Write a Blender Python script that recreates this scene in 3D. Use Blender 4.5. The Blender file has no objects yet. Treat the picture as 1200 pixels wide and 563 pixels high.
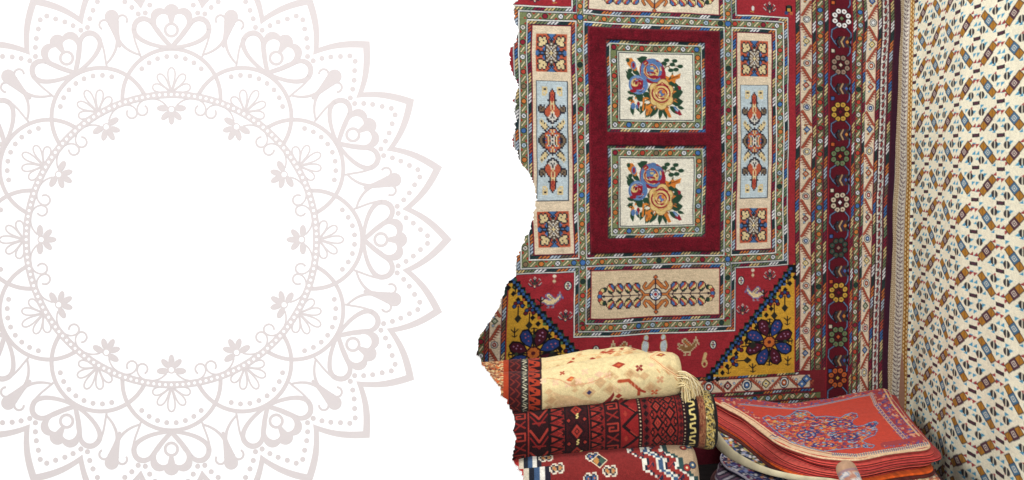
import bpy, math, random
import numpy as np
from math import sin, cos, pi, radians

# ------------------------------------------------------------------ camera, world, lamps
scn = bpy.context.scene
F = 1000.0; CX = 600.0; HY = 165.0; CAMZ = 1.55
cam_d = bpy.data.cameras.new('camera'); cam = bpy.data.objects.new('camera', cam_d)
scn.collection.objects.link(cam); scn.camera = cam
cam.location = (0, 0, CAMZ); cam.rotation_euler = (radians(90), 0, 0)
cam_d.sensor_width = 36; cam_d.lens = 30.0; cam_d.shift_y = (HY - 281.5) / 1200.0
cam_d.clip_start = 0.05; cam_d.clip_end = 200
w = bpy.data.worlds.new('World'); scn.world = w; w.use_nodes = True
bg = w.node_tree.nodes['Background']; bg.inputs[0].default_value = (1, 1, 1, 1); bg.inputs[1].default_value = 0.78
def area(name, loc, target, sx, sy, power, col):
    l = bpy.data.lights.new(name, 'AREA'); l.shape = 'RECTANGLE'; l.size = sx; l.size_y = sy; l.energy = power; l.color = col
    o = bpy.data.objects.new(name, l); scn.collection.objects.link(o); o.location = loc
    from mathutils import Vector
    o.rotation_euler = (Vector(target) - Vector(loc)).to_track_quat('-Z', 'Y').to_euler()
area('key_lamp', (0.6, -3.2, 5.0), (0.1, 3.5, 1.0), 2.6, 1.6, 330, (1, 1, 1))
area('cloth_fill_lamp', (-2.2, 3.25, 3.35), (1.7, 3.7, 1.1), 0.8, 0.8, 120, (1, 0.99, 0.97))  # unseen fill lamp added to brighten the side cloth
scn.view_settings.view_transform = 'Standard'; scn.view_settings.look = 'None'
scn.view_settings.exposure = 0.0; scn.view_settings.gamma = 1.0
scn.render.engine = 'CYCLES'; scn.render.resolution_x = 1024; scn.render.resolution_y = 480

# ------------------------------------------------------------------ helpers
rng = np.random.default_rng(7); random.seed(7)
def P(px, py, d):
    px = np.asarray(px, float); py = np.asarray(py, float); d = np.asarray(d, float)
    return np.stack(np.broadcast_arrays((px - CX) * d / F, d, CAMZ + (HY - py) * d / F), -1)
def on_z(px, py, z):                      # point of height z seen at that pixel of the survey
    d = (CAMZ - z) * F / (np.asarray(py, float) - HY)
    return P(px, py, d)
def lin(c):
    c = np.clip(np.asarray(c, float), 0, 1)
    return np.where(c <= 0.04045, c / 12.92, ((c + 0.055) / 1.055) ** 2.4)
def H(*c): return np.array(c, float) / 255.0
def tag(o, label=None, cat=None, group=None, kind=None):
    if label: o['label'] = label
    if cat: o['category'] = cat
    if group: o['group'] = group
    if kind: o['kind'] = kind
    return o
def link(name, me, parent=None):
    o = bpy.data.objects.new(name, me); scn.collection.objects.link(o)
    if parent is not None: o.parent = parent
    return o
def smooth_noise(ny, nx, cy, cx, seed=0):
    r = np.random.default_rng(seed); g = r.normal(size=(cy + 3, cx + 3))
    y = np.linspace(0, cy, ny); x = np.linspace(0, cx, nx)
    iy = y.astype(int); ix = x.astype(int); fy = (y - iy)[:, None]; fx = (x - ix)[None]
    fy = fy * fy * (3 - 2 * fy); fx = fx * fx * (3 - 2 * fx)
    a = g[iy][:, ix]; b = g[iy][:, ix + 1]; c = g[iy + 1][:, ix]; d = g[iy + 1][:, ix + 1]
    return (a * (1 - fx) + b * fx) * (1 - fy) + (c * (1 - fx) + d * fx) * fy

def textile_mat(name, bump=0.25, scale=900, rough=0.95, sheen=0.15, stretch=(1, 1, 2.2), mottle=0.12):
    m = bpy.data.materials.new(name); m.use_nodes = True; nt = m.node_tree; n = nt.nodes; L = nt.links
    b = n['Principled BSDF']; b.inputs['Roughness'].default_value = rough
    b.inputs['Specular IOR Level'].default_value = 0.12
    b.inputs['Sheen Weight'].default_value = sheen; b.inputs['Sheen Roughness'].default_value = 0.6
    at = n.new('ShaderNodeAttribute'); at.attribute_name = 'Col'
    tc = n.new('ShaderNodeTexCoord'); mp = n.new('ShaderNodeMapping'); mp.inputs['Scale'].default_value = stretch
    no = n.new('ShaderNodeTexNoise'); no.inputs['Scale'].default_value = scale; no.inputs['Detail'].default_value = 2
    L.new(tc.outputs['Object'], mp.inputs[0]); L.new(mp.outputs[0], no.inputs['Vector'])
    n2 = n.new('ShaderNodeTexNoise'); n2.inputs['Scale'].default_value = 60; n2.inputs['Detail'].default_value = 5
    L.new(tc.outputs['Object'], n2.inputs['Vector'])
    mr = n.new('ShaderNodeMapRange'); mr.inputs[1].default_value = 0.3; mr.inputs[2].default_value = 0.7
    mr.inputs[3].default_value = 1 - mottle; mr.inputs[4].default_value = 1 + mottle
    L.new(n2.outputs[0], mr.inputs[0])
    mx = n.new('ShaderNodeMix'); mx.data_type = 'RGBA'; mx.blend_type = 'MULTIPLY'; mx.inputs[0].default_value = 1
    L.new(at.outputs['Color'], mx.inputs[6]); L.new(mr.outputs[0], mx.inputs[7])
    L.new(mx.outputs[2], b.inputs['Base Color'])
    bp = n.new('ShaderNodeBump'); bp.inputs['Strength'].default_value = bump; bp.inputs['Distance'].default_value = 0.002
    L.new(no.outputs[0], bp.inputs['Height']); L.new(bp.outputs[0], b.inputs['Normal'])
    return m
def plain_mat(name, col, rough=0.9, spec=0.1, var=0.0, scale=30):
    m = bpy.data.materials.new(name); m.use_nodes = True; nt = m.node_tree; n = nt.nodes; b = n['Principled BSDF']
    b.inputs['Roughness'].default_value = rough; b.inputs['Specular IOR Level'].default_value = spec
    c = lin(H(*col)); 
    if var:
        no = n.new('ShaderNodeTexNoise'); no.inputs['Scale'].default_value = scale; no.inputs['Detail'].default_value = 6
        cr = n.new('ShaderNodeValToRGB')
        cr.color_ramp.elements[0].color = (*(c * (1 - var)), 1); cr.color_ramp.elements[1].color = (*np.clip(c * (1 + var), 0, 1), 1)
        cr.color_ramp.elements[0].position = .3; cr.color_ramp.elements[1].position = .7
        nt.links.new(no.outputs[0], cr.inputs[0]); nt.links.new(cr.outputs[0], b.inputs['Base Color'])
    else: b.inputs['Base Color'].default_value = (*c, 1)
    return m
WOVEN = textile_mat('woven_wool', 0.5, 700, sheen=0.03, mottle=0.07)
PILE = textile_mat('pile_wool', 0.9, 380, sheen=0.04, stretch=(1, 1, 1), mottle=0.12)
COTTON = textile_mat('printed_cotton', 0.25, 900, sheen=0.05, mottle=0.07)

def grid_object(name, Pt, Cl, mat, parent=None, closed=False, back=None, gain=0.87, extra=None, smooth=True, sel=None):
    """mesh from a (ny,nx,3) array of points, one colour per knot; closed joins the last row to the first"""
    ny, nx = Pt.shape[:2]
    vs = Pt.reshape(-1, 3); cs = lin(Cl).reshape(-1, 3) * gain
    idx = np.arange(ny * nx).reshape(ny, nx)
    if closed: idx = np.concatenate([idx, idx[:1]], 0)
    q = np.stack([idx[:-1, :-1], idx[1:, :-1], idx[1:, 1:], idx[:-1, 1:]], -1).reshape(-1, 4)
    if sel is not None: q = q[sel.ravel()]
    if back is not None:                  # thickness: a rim and a coarse back sheet
        loop = np.concatenate([idx[0, :], idx[1:, -1], idx[-1, -2::-1], idx[-2:0:-1, 0]])
        bv = vs[loop] + np.asarray(back); nb = len(vs); vs = np.concatenate([vs, bv]); cs = np.concatenate([cs, cs[loop]])
        n = len(loop); a = np.arange(n); b = (a + 1) % n
        q = np.concatenate([q, np.stack([loop[a], loop[b], nb + b, nb + a], -1)])
        step = 24; ys = np.unique(np.r_[np.arange(0, ny, step), ny - 1]); xs = np.unique(np.r_[np.arange(0, nx, step), nx - 1])
        sub = Pt[np.ix_(ys, xs)]; nb = len(vs); vs = np.concatenate([vs, (sub + np.asarray(back)).reshape(-1, 3)])
        cs = np.concatenate([cs, np.tile(lin(H(150, 110, 90)), (sub.size // 3, 1))])
        i2 = nb + np.arange(len(ys) * len(xs)).reshape(len(ys), len(xs))
        q = np.concatenate([q, np.stack([i2[:-1, :-1], i2[:-1, 1:], i2[1:, 1:], i2[1:, :-1]], -1).reshape(-1, 4)])
    if sel is not None: u_, inv = np.unique(q, return_inverse=True); q = inv.reshape(-1, 4); vs = vs[u_]; cs = cs[u_]
    me = bpy.data.meshes.new(name); nv = len(vs); nf = len(q)
    me.vertices.add(nv); me.vertices.foreach_set('co', vs.astype(np.float32).ravel())
    me.loops.add(nf * 4); me.loops.foreach_set('vertex_index', q.astype(np.int32).ravel())
    me.polygons.add(nf); me.polygons.foreach_set('loop_start', np.arange(0, nf * 4, 4, dtype=np.int32))
    me.polygons.foreach_set('loop_total', np.full(nf, 4, dtype=np.int32))
    me.polygons.foreach_set('use_smooth', np.full(nf, smooth))
    at = me.color_attributes.new('Col', 'FLOAT_COLOR', 'POINT')
    at.data.foreach_set('color', np.concatenate([np.clip(cs, 0, .95), np.ones((nv, 1))], 1).astype(np.float32).ravel())
    me.update(); me.validate(); me.materials.append(mat)
    return link(name, me, parent)

class Cv:
    """pattern of a textile, knot by knot; x0..x1, y0..y1 in its own units, s knots per unit"""
    def __init__(c, x0, y0, x1, y1, s=3, bgc=(0, 0, 0)):
        c.x0, c.y0, c.x1, c.y1, c.s = x0, y0, x1, y1, s
        c.w = int(round((x1 - x0) * s)); c.h = int(round((y1 - y0) * s))
        c.a = np.empty((c.h, c.w, 3)); c.a[:] = H(*bgc)
    def win(c, x0, y0, x1, y1):
        i0 = max(0, int((y0 - c.y0) * c.s) - 1); i1 = min(c.h, int((y1 - c.y0) * c.s) + 2)
        j0 = max(0, int((x0 - c.x0) * c.s) - 1); j1 = min(c.w, int((x1 - c.x0) * c.s) + 2)
        if i1 <= i0 or j1 <= j0: return None
        Y, X = np.mgrid[i0:i1, j0:j1]
        return (slice(i0, i1), slice(j0, j1)), (X + .5) / c.s + c.x0, (Y + .5) / c.s + c.y0
    def put(c, box, f, col):
        r = c.win(*box)
        if r is None: return
        sl, X, Y = r; m = f(X, Y)
        v = c.a[sl]
        if callable(col): k = col(X, Y); v[m] = k[m]
        else: v[m] = H(*col)
    def rect(c, x0, y0, x1, y1, col): c.put((x0, y0, x1, y1), lambda X, Y: (X >= x0) & (X < x1) & (Y >= y0) & (Y < y1), col)
    def ell(c, x, y, rx, ry, col, a0=None, rin=0):
        f = lambda X, Y: (((X - x) / rx) ** 2 + ((Y - y) / ry) ** 2 <= 1) & (((X - x) / rx) ** 2 + ((Y - y) / ry) ** 2 >= rin * rin)
        c.put((x - rx, y - ry, x + rx, y + ry), f, col)
    def disc(c, x, y, r, col): c.ell(x, y, r, r, col)
    def dia(c, x, y, rx, ry, col): c.put((x - rx, y - ry, x + rx, y + ry), lambda X, Y: abs(X - x) / rx + abs(Y - y) / ry <= 1, col)
    def poly(c, pts, col):
        p = np.array(pts, float)
        def f(X, Y):
            m = np.zeros(X.shape, bool)
            for i in range(len(p)):
                (xa, ya), (xb, yb) = p[i - 1], p[i]
                if ya == yb: continue
                m ^= ((ya > Y) != (yb > Y)) & (X < (xb - xa) * (Y - ya) / (yb - ya) + xa)
            return m
        c.put((p[:, 0].min(), p[:, 1].min(), p[:, 0].max(), p[:, 1].max()), f, col)
    def line(c, pts, wd, col):
        for (xa, ya), (xb, yb) in zip(pts[:-1], pts[1:]):
            dx, dy = xb - xa, yb - ya; l2 = dx * dx + dy * dy + 1e-9; h = wd / 2
            def f(X, Y):
                t = np.clip(((X - xa) * dx + (Y - ya) * dy) / l2, 0, 1)
                return (X - xa - t * dx) ** 2 + (Y - ya - t * dy) ** 2 <= h * h
            c.put((min(xa, xb) - h, min(ya, yb) - h, max(xa, xb) + h, max(ya, yb) + h), f, col)
    def leaf(c, x, y, ang, ln, wd, col, tip=None):
        """pointed leaf from x,y"""
        ca, sa = cos(ang), sin(ang)
        t = np.linspace(0, 1, 9); ww = np.sin(pi * t ** .8) * wd / 2
        a = [(x + ca * ln * k - sa * q, y + sa * ln * k + ca * q) for k, q in zip(t, ww)]
        b = [(x + ca * ln * k + sa * q, y + sa * ln * k - ca * q) for k, q in zip(t[::-1], ww[::-1])]
        c.poly(a + b, col)
    def sprite(c, rows, pal, cx, cy, cw, ch=None, flip=False):
        ch = ch or cw; n = max(len(r) for r in rows); x0 = cx - n * cw / 2; y0 = cy - len(rows) * ch / 2
        for j, r in enumerate(rows):
            r = r.ljust(n, '.')
            if flip: r = r[::-1]
            for i, k in enumerate(r):
                if k in pal: c.rect(x0 + i * cw, y0 + j * ch, x0 + (i + 1) * cw, y0 + (j + 1) * ch, pal[k])
    def out(c, k=2, knot=0.05, seed=1):
        h, w = c.h // k * k, c.w // k * k
        a = c.a[:h, :w].reshape(h // k, k, w // k, k, 3).mean((1, 3))
        r = np.random.default_rng(seed)
        a = a * (1 + knot * r.normal(size=a.shape[:2]))[..., None]
        ny, nx = a.shape[:2]
        X = c.x0 + (np.arange(nx) + .5) * k / c.s; Y = c.y0 + (np.arange(ny) + .5) * k / c.s
        return np.clip(a, 0, 1), X, Y

RED = (166, 34, 44); DRED = (104, 14, 28); GREEN = (122, 134, 84); NAVY = (26, 34, 56); WHT = (226, 228, 218)
CRM = (224, 203, 170); ORG = (206, 78, 42); BLU = (52, 104, 172); DKG = (30, 58, 48); YEL = (230, 196, 112); BRN = (128, 94, 62)
BLK = (22, 20, 28); LBL = (160, 190, 215); OR2 = (222, 122, 40); CRI = (140, 20, 40)
SEQ = [(204, 80, 48), (56, 112, 184), (232, 204, 134), (108, 136, 92), (146, 24, 48), (228, 196, 120), (118, 132, 82),
       (238, 238, 234), (34, 64, 56), (222, 118, 44), (182, 200, 216), (116, 98, 72)]

def twist(c, x0, y0, x1, y1, horiz=True, ph=0, pitch=3.8, ground=NAVY, lean=1.0):
    """rope band: slanted strokes in threes"""
    cols = np.array([H(*k) for k in SEQ])
    def split(X, Y):
        a, b = (X - x0, Y - y0) if horiz else (Y - y0, X - x0)
        W = (y1 - y0) if horiz else (x1 - x0)
        t = (a + lean * b) / pitch + ph * 3
        return t, b / W
    def m(X, Y):
        t, b = split(X, Y); f = t - np.floor(t)
        return (X >= x0) & (X < x1) & (Y >= y0) & (Y < y1) & (f > .26) & (f < .86) & (b > .12) & (b < .88)
    def col(X, Y):
        t, b = split(X, Y); return cols[(np.floor(t / 3).astype(int)) % len(SEQ)]
    c.rect(x0, y0, x1, y1, ground)
    c.put((x0, y0, x1, y1), m, col)
DC = [(230, 225, 205), (60, 112, 180), (196, 62, 44), (225, 205, 150), (236, 238, 238), (34, 62, 52), (214, 120, 48), (150, 30, 48), (176, 200, 214), (138, 112, 82)]
def gband(c, x0, y0, x1, y1, horiz=True, ph=0, k0=0, pitch=16.6, ground=GREEN):
    c.rect(x0, y0, x1, y1, ground)
    L = (x1 - x0) if horiz else (y1 - y0); W = (y1 - y0) if horiz else (x1 - x0); hw = W / 2
    def T(a, b): return (x0 + a, y0 + hw + b) if horiz else (x0 + hw + b, y0 + a)
    a = ph; k = k0
    while a < L + pitch:
        col = DC[(k * 7 + k // 3) % len(DC)]
        ok = lambda q: 1.5 < q < L - 1.5
        if ok(a):
            x, y = T(a, 0); r = min(3.3, hw - .3)
            c.disc(x, y, r, BLK); c.disc(x, y, r - .75, col)
            if sum(col) > 430:
                c.line([(x - 1.2, y - 1.2), (x + 1.2, y + 1.2)], .55, NAVY); c.line([(x - 1.2, y + 1.2), (x + 1.2, y - 1.2)], .55, NAVY)
        b = a + pitch / 2
        if ok(b) and b < L - 3:
            p, q = T(b - 2.2, 2.3), T(b + 2.2, -2.3)
            if not horiz: p, q = T(b + 2.6, -1.9), T(b - 2.6, 1.9)
            c.line([p, q], 2.5, NAVY); c.line([p, q], 1.5, (232, 214, 158))
        for da, sd in ((4.6, -1), (-4.6, 1), (pitch / 2 + 3.2, 1), (pitch / 2 - 3.0, -1)):
            g = a + da
            if 2 < g < L - 2:
                e = sd * (hw - .3)
                c.poly([T(g - 1.9, e), T(g + 1.9, e), T(g, e - sd * 2.7)], (176, 48, 36))
        a += pitch; k += 1
    w_ = .45
    if horiz: c.rect(x0, y0, x1, y0 + w_, NAVY); c.rect(x0, y1 - w_, x1, y1, NAVY)
    else: c.rect(x0, y0, x0 + w_, y1, NAVY); c.rect(x1 - w_, y0, x1, y1, NAVY)

MC = [(204, 96, 40), (222, 222, 216), (70, 112, 170), (200, 80, 44), (110, 128, 84), (224, 196, 110), (60, 92, 160), (150, 60, 50)]
def meander(c, x0, y0, x1, y1, horiz, ph=0, pitch=27, k0=0, ground=CRM):
    """serrated zigzag with a rosette in each bay"""
    c.rect(x0, y0, x1, y1, ground)
    L = (x1 - x0) if horiz else (y1 - y0); W = (y1 - y0) if horiz else (x1 - x0); hw = W / 2
    def T(a, b): return (x0 + a, y0 + hw + b) if horiz else (x0 + hw + b, y0 + a)
    a = ph - pitch; k = k0
    while a < L + pitch:
        A = k % 2 == 0; sd = 1 if A else -1
        # strip from this bay to the next, crossing the band
        s0, s1 = a + pitch * .20, a + pitch * .80; b0, b1 = sd * (hw - .8), -sd * (hw - .8)
        n = 6
        for i in range(n):
            t0, t1 = i / n, (i + 1) / n
            p = T(s0 + (s1 - s0) * t0, b0 + (b1 - b0) * t0); q = T(s0 + (s1 - s0) * t1, b0 + (b1 - b0) * t1)
            if y0 - 4 < p[1] < y1 + 4 and x0 - 4 < p[0] < x1 + 4:
                c.line([p, q], 3.2, (90, 50, 44)); c.line([p, q], 2.5, (188, 82, 54))
                tt = (t0 + t1) / 2; g = T(s0 + (s1 - s0) * tt, b0 + (b1 - b0) * tt)
                e1 = T(s0 + (s1 - s0) * tt + (-1 if A else 1) * 0 + 1.0, b0 + (b1 - b0) * tt + sd * 3.6)
                c.line([g, e1], 1.3, (150, 60, 48))
        col = MC[(k * 3 + k // 4) % len(MC)]; x, y = T(a, sd * -.2)
        r = hw - 1.3
        if L + 2 > a > -2:
            if A:
                c.dia(x, y, *( (r * .95, r) if horiz else (r, r * 1.15)), NAVY)
                c.dia(x, y, *( (r * .72, r * .78) if horiz else (r * .78, r * .9)), col)
                c.disc(x, y, r * .32, (236, 232, 220)); c.disc(x, y, r * .17, BLK)
                for ss in (-1, 1):
                    g = T(a + ss * r * 1.35, -sd * r * .45); c.disc(g[0], g[1], 1.5, NAVY); c.disc(g[0], g[1], 1.1, LBL if col[2] < 150 else OR2)
            else:
                c.ell(x, y, r * 1.0, r * 1.15, NAVY); c.ell(x, y, r * .82, r * .95, (228, 224, 210)); c.ell(x, y, r * .6, r * .72, NAVY if sum(col) > 300 else col)
                c.ell(x, y, r * .45, r * .55, col); c.disc(x, y, r * .2, (240, 238, 230))
        a += pitch; k += 1

# ------------------------------------------------------------------ the setting
def box_mesh(name, x0, y0, z0, x1, y1, z1, mat, parent=None):
    v = [(x, y, z) for x in (x0, x1) for y in (y0, y1) for z in (z0, z1)]
    f = [(0, 1, 3, 2), (4, 6, 7, 5), (0, 4, 5, 1), (2, 3, 7, 6), (0, 2, 6, 4), (1, 5, 7, 3)]
    me = bpy.data.meshes.new(name); me.from_pydata(v, [], f); me.materials.append(mat); return link(name, me, parent)
tag(box_mesh('floor', -6, -4, -.1, 6, 8, 0, plain_mat('floor_stone', (200, 200, 200), .8, .2, .25, 6)), kind='structure')
tag(box_mesh('wall', -3.2, 4.75, 0, 3.2, 4.95, 3.1, plain_mat('wall_plaster', (150, 140, 128), .95, .1, .1, 4)), kind='structure')

tag(box_mesh('floor_shade_sheet', -.9, 3.03, .001, 2.5, 4.6, .012, plain_mat('shade_black', (30, 26, 26), .95, .05, .3, 40)), 'added dark sheet for shade on the floor beneath the rug piles', 'shade sheet')  # dark sheet added to stand for the floor shade between the piles

# ------------------------------------------------------------------ hanging carpet
def bouquet(c, fx, fy, fw, fh):
    kx, ky = fw / 440., fh / 400.
    T = lambda x, y: (fx + (x - 75) * kx, fy + (y - 82) * ky)
    g1 = (38, 72, 50); o1 = (222, 122, 36); re = (158, 26, 44); bl = (82, 120, 176); ye = (222, 188, 110)
    def poly(p, col): c.poly([T(*q) for q in p], col)
    def ell(x, y, rx, ry, col, rin=0): a = T(x, y); c.ell(a[0], a[1], rx * kx, ry * ky, col, rin=rin)
    def ln(p, wd, col): c.line([T(*q) for q in p], wd * kx, col)
    def leaf(x, y, ang, l, wd, col): a = T(x, y); c.leaf(a[0], a[1], radians(ang), l * kx, wd * kx, col)
    for x, y, an, l, wd in ((190, 130, -30, 60, 42), (230, 130, -160, 55, 36), (205, 155, -60, 50, 30), (112, 215, 20, 60, 50), (125, 200, -50, 35, 26),
            (150, 180, 40, 60, 30), (115, 315, 20, 50, 22), (125, 345, 60, 40, 30), (160, 350, -20, 60, 34), (140, 400, 80, 60, 24), (165, 395, 60, 50, 18), (170, 340, 30, 60, 40),
            (225, 380, 115, 80, 30), (240, 400, 100, 75, 24), (300, 400, 125, 85, 30), (318, 405, 95, 75, 28), (335, 405, 75, 75, 26), (270, 410, 120, 70, 24),
            (340, 250, 15, 90, 40), (345, 265, 50, 40, 26), (400, 270, 40, 60, 30), (395, 290, 20, 60, 26), (420, 300, 50, 30, 18), (370, 340, -20, 90, 60), (375, 370, 0, 80, 50),
            (370, 400, 35, 95, 34), (400, 395, -25, 60, 26), (420, 400, 20, 45, 20), (365, 330, 30, 60, 44), (235, 300, 0, 40, 40), (210, 320, 30, 60, 40)):
        leaf(x, y, an, l, wd, g1)
    ln([(330, 190), (350, 160), (378, 150), (408, 128)], 7, (120, 96, 70)); ln([(378, 150), (440, 157)], 6, (120, 96, 70)); ln([(365, 155), (385, 178)], 6, (120, 96, 70))
    for x, y in ((340, 138), (358, 118), (408, 122), (440, 156), (414, 176), (382, 180), (392, 145)): ell(x, y, 17, 12, g1)
    poly([(115, 112), (150, 112), (165, 135), (180, 178), (165, 190), (140, 170), (122, 150)], o1); ell(158, 155, 15, 24, bl); ell(158, 155, 8, 17, re); ell(125, 125, 11, 13, g1)
    for p in ([(340, 240), (350, 215), (372, 222), (392, 200), (402, 215), (442, 198), (436, 228), (412, 236), (405, 262), (380, 246), (360, 256)],
              [(205, 350), (232, 345), (285, 372), (250, 372)], [(222, 385), (270, 385), (240, 455), (228, 455)], [(280, 392), (258, 442), (246, 455), (262, 395)],
              [(208, 352), (222, 350), (214, 430), (203, 428)], [(340, 420), (358, 410), (384, 465), (366, 468)], [(375, 300), (415, 308), (380, 330)], [(135, 385), (150, 362), (160, 380), (140, 400)], [(335, 385), (350, 380), (360, 425), (342, 430)]):
        poly(p, o1)
    ln([(218, 372), (262, 350)], 6, g1); ln([(232, 395), (268, 372)], 6, g1); ln([(365, 235), (425, 215)], 6, (150, 70, 30))
    rq = random.Random(17)
    for _ in range(46):
        an = rq.uniform(20, 165) if rq.random() < .8 else rq.uniform(180, 340); rr = rq.uniform(95, 165); x, y = 262 + cos(radians(an)) * rr * .95, 285 + sin(radians(an)) * rr * .9
        leaf(x, y, an + rq.uniform(-35, 35), rq.uniform(16, 34), rq.uniform(7, 13), rq.choice((g1, g1, (56, 88, 60), o1, (150, 90, 50))))
    # top rose
    ell(268, 186, 76, 76, re); ell(262, 176, 62, 62, bl); ell(300, 160, 32, 34, bl); ell(285, 226, 42, 26, bl); ell(222, 200, 24, 34, bl)
    ell(232, 138, 16, 16, re); ell(275, 118, 20, 10, bl); ell(318, 185, 18, 34, re); ell(330, 205, 20, 40, re); ell(313, 180, 14, 34, bl)
    ell(262, 186, 46, 46, ye); ell(262, 182, 40, 40, re, rin=.78); ell(262, 165, 30, 16, bl); ell(256, 186, 22, 22, bl); ell(278, 200, 26, 10, ye); ell(262, 196, 24, 6, re); ell(268, 170, 12, 7, ye); ell(280, 222, 30, 10, re)
    # left rose
    ell(181, 272, 58, 58, bl); ell(178, 274, 42, 44, re); ell(160, 262, 22, 22, ye); ell(165, 258, 14, 14, re); ell(196, 262, 12, 24, re); ell(181, 272, 48, 50, (120, 160, 200), rin=.90)
    ell(190, 310, 30, 10, bl); ell(222, 262, 12, 40, bl); ell(150, 310, 20, 10, re)
    # centre rose
    for x, y, r in ((318, 325, 66), (280, 290, 30), (330, 270, 34), (364, 300, 28), (358, 362, 32), (320, 385, 34), (282, 365, 28)): ell(x, y, r + 5, r + 4, (150, 90, 50))
    for x, y, r in ((318, 325, 66), (280, 290, 30), (330, 270, 34), (364, 300, 28), (358, 362, 32), (320, 385, 34), (282, 365, 28)): ell(x, y, r, r, ye)
    ell(318, 322, 58, 58, re, rin=.85); ell(318, 322, 36, 36, re, rin=.78); ell(320, 322, 22, 22, re, rin=.6); ell(323, 320, 16, 18, bl); ell(332, 312, 10, 12, o1); ell(308, 330, 9, 9, ye)
    ell(285, 295, 14, 26, (205, 160, 80)); ell(350, 345, 20, 12, (205, 160, 80)); ln([(290, 275), (325, 255), (360, 280)], 6, re); ln([(285, 370), (320, 392), (355, 370)], 6, (200, 150, 70))
    for cx_, cy_, rr, ks in ((268, 182, 62, (re, ye, (110, 150, 200))), (181, 272, 44, ((110, 150, 200), ye, (90, 20, 36))), (318, 325, 58, (re, (196, 140, 70), (240, 214, 150)))):
        for _ in range(16):
            an = rq.uniform(0, 6.28); q = rr * rq.uniform(.3, .98); w_ = rq.uniform(.25, .6)
            ln([(cx_ + cos(an + t_) * q, cy_ + sin(an + t_) * q) for t_ in (0, w_ / 2, w_)], 5, rq.choice(ks))
    ell(150, 402, 12, 20, bl); ell(180, 392, 8, 20, re); ell(172, 405, 8, 14, bl)
    ell(428, 288, 14, 12, re); ell(418, 292, 8, 10, g1)
    poly([(390, 400), (405, 400), (438, 430), (446, 450), (430, 455), (410, 430)], bl); poly([(432, 420), (448, 452), (432, 456), (412, 440), (402, 432)], re); poly([(400, 405), (425, 425), (420, 435)], LBL)

BIRD = ["............s..", "....ww......s..", "...wyyw....wsw.", "...wykyw...wyw.", "ww..wykyw.wyyww", "wyww.wykywyyw.w", ".wyyywwyyyyyw..", "wyyyyyyyyyyw...", ".wwyyyyyyyw....", "...wyyyyyw.....", "....wwwww......", ".....s..s......", "....ss.ss......"]
SPRIG = ["......w......", ".....wrw.....", "..w..nwn..w..", ".wn..ndn..nw.", "..gn.ndn.ng..", "...gn.d.ng...", "w..gndddng..w", "nw..ngdgn..wn", ".nw..ngn..wn.", "..nnnryrnnn..", ".....nwn.....", "......n......"]
def sprig(c, x, y, s=1.0):
    c.sprite(SPRIG, {'w': (210, 205, 195), 'r': (190, 60, 50), 'n': (44, 34, 56), 'd': (40, 60, 54), 'g': (120, 90, 70), 'y': (230, 200, 130)}, x, y, s)
def oval(c, x, y):
    c.ell(x, y, 4.2, 5.6, (34, 26, 44)); c.ell(x, y, 3.2, 4.6, (220, 216, 196))
    for dx, dy, k in ((0, 0, (170, 40, 40)), (-1.6, 0, (100, 120, 80)), (1.6, 0, (60, 90, 150)), (0, -2.6, (34, 26, 44)), (0, 2.6, (34, 26, 44))): c.dia(x + dx, y + dy, 1.2, 1.5, k)

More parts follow.
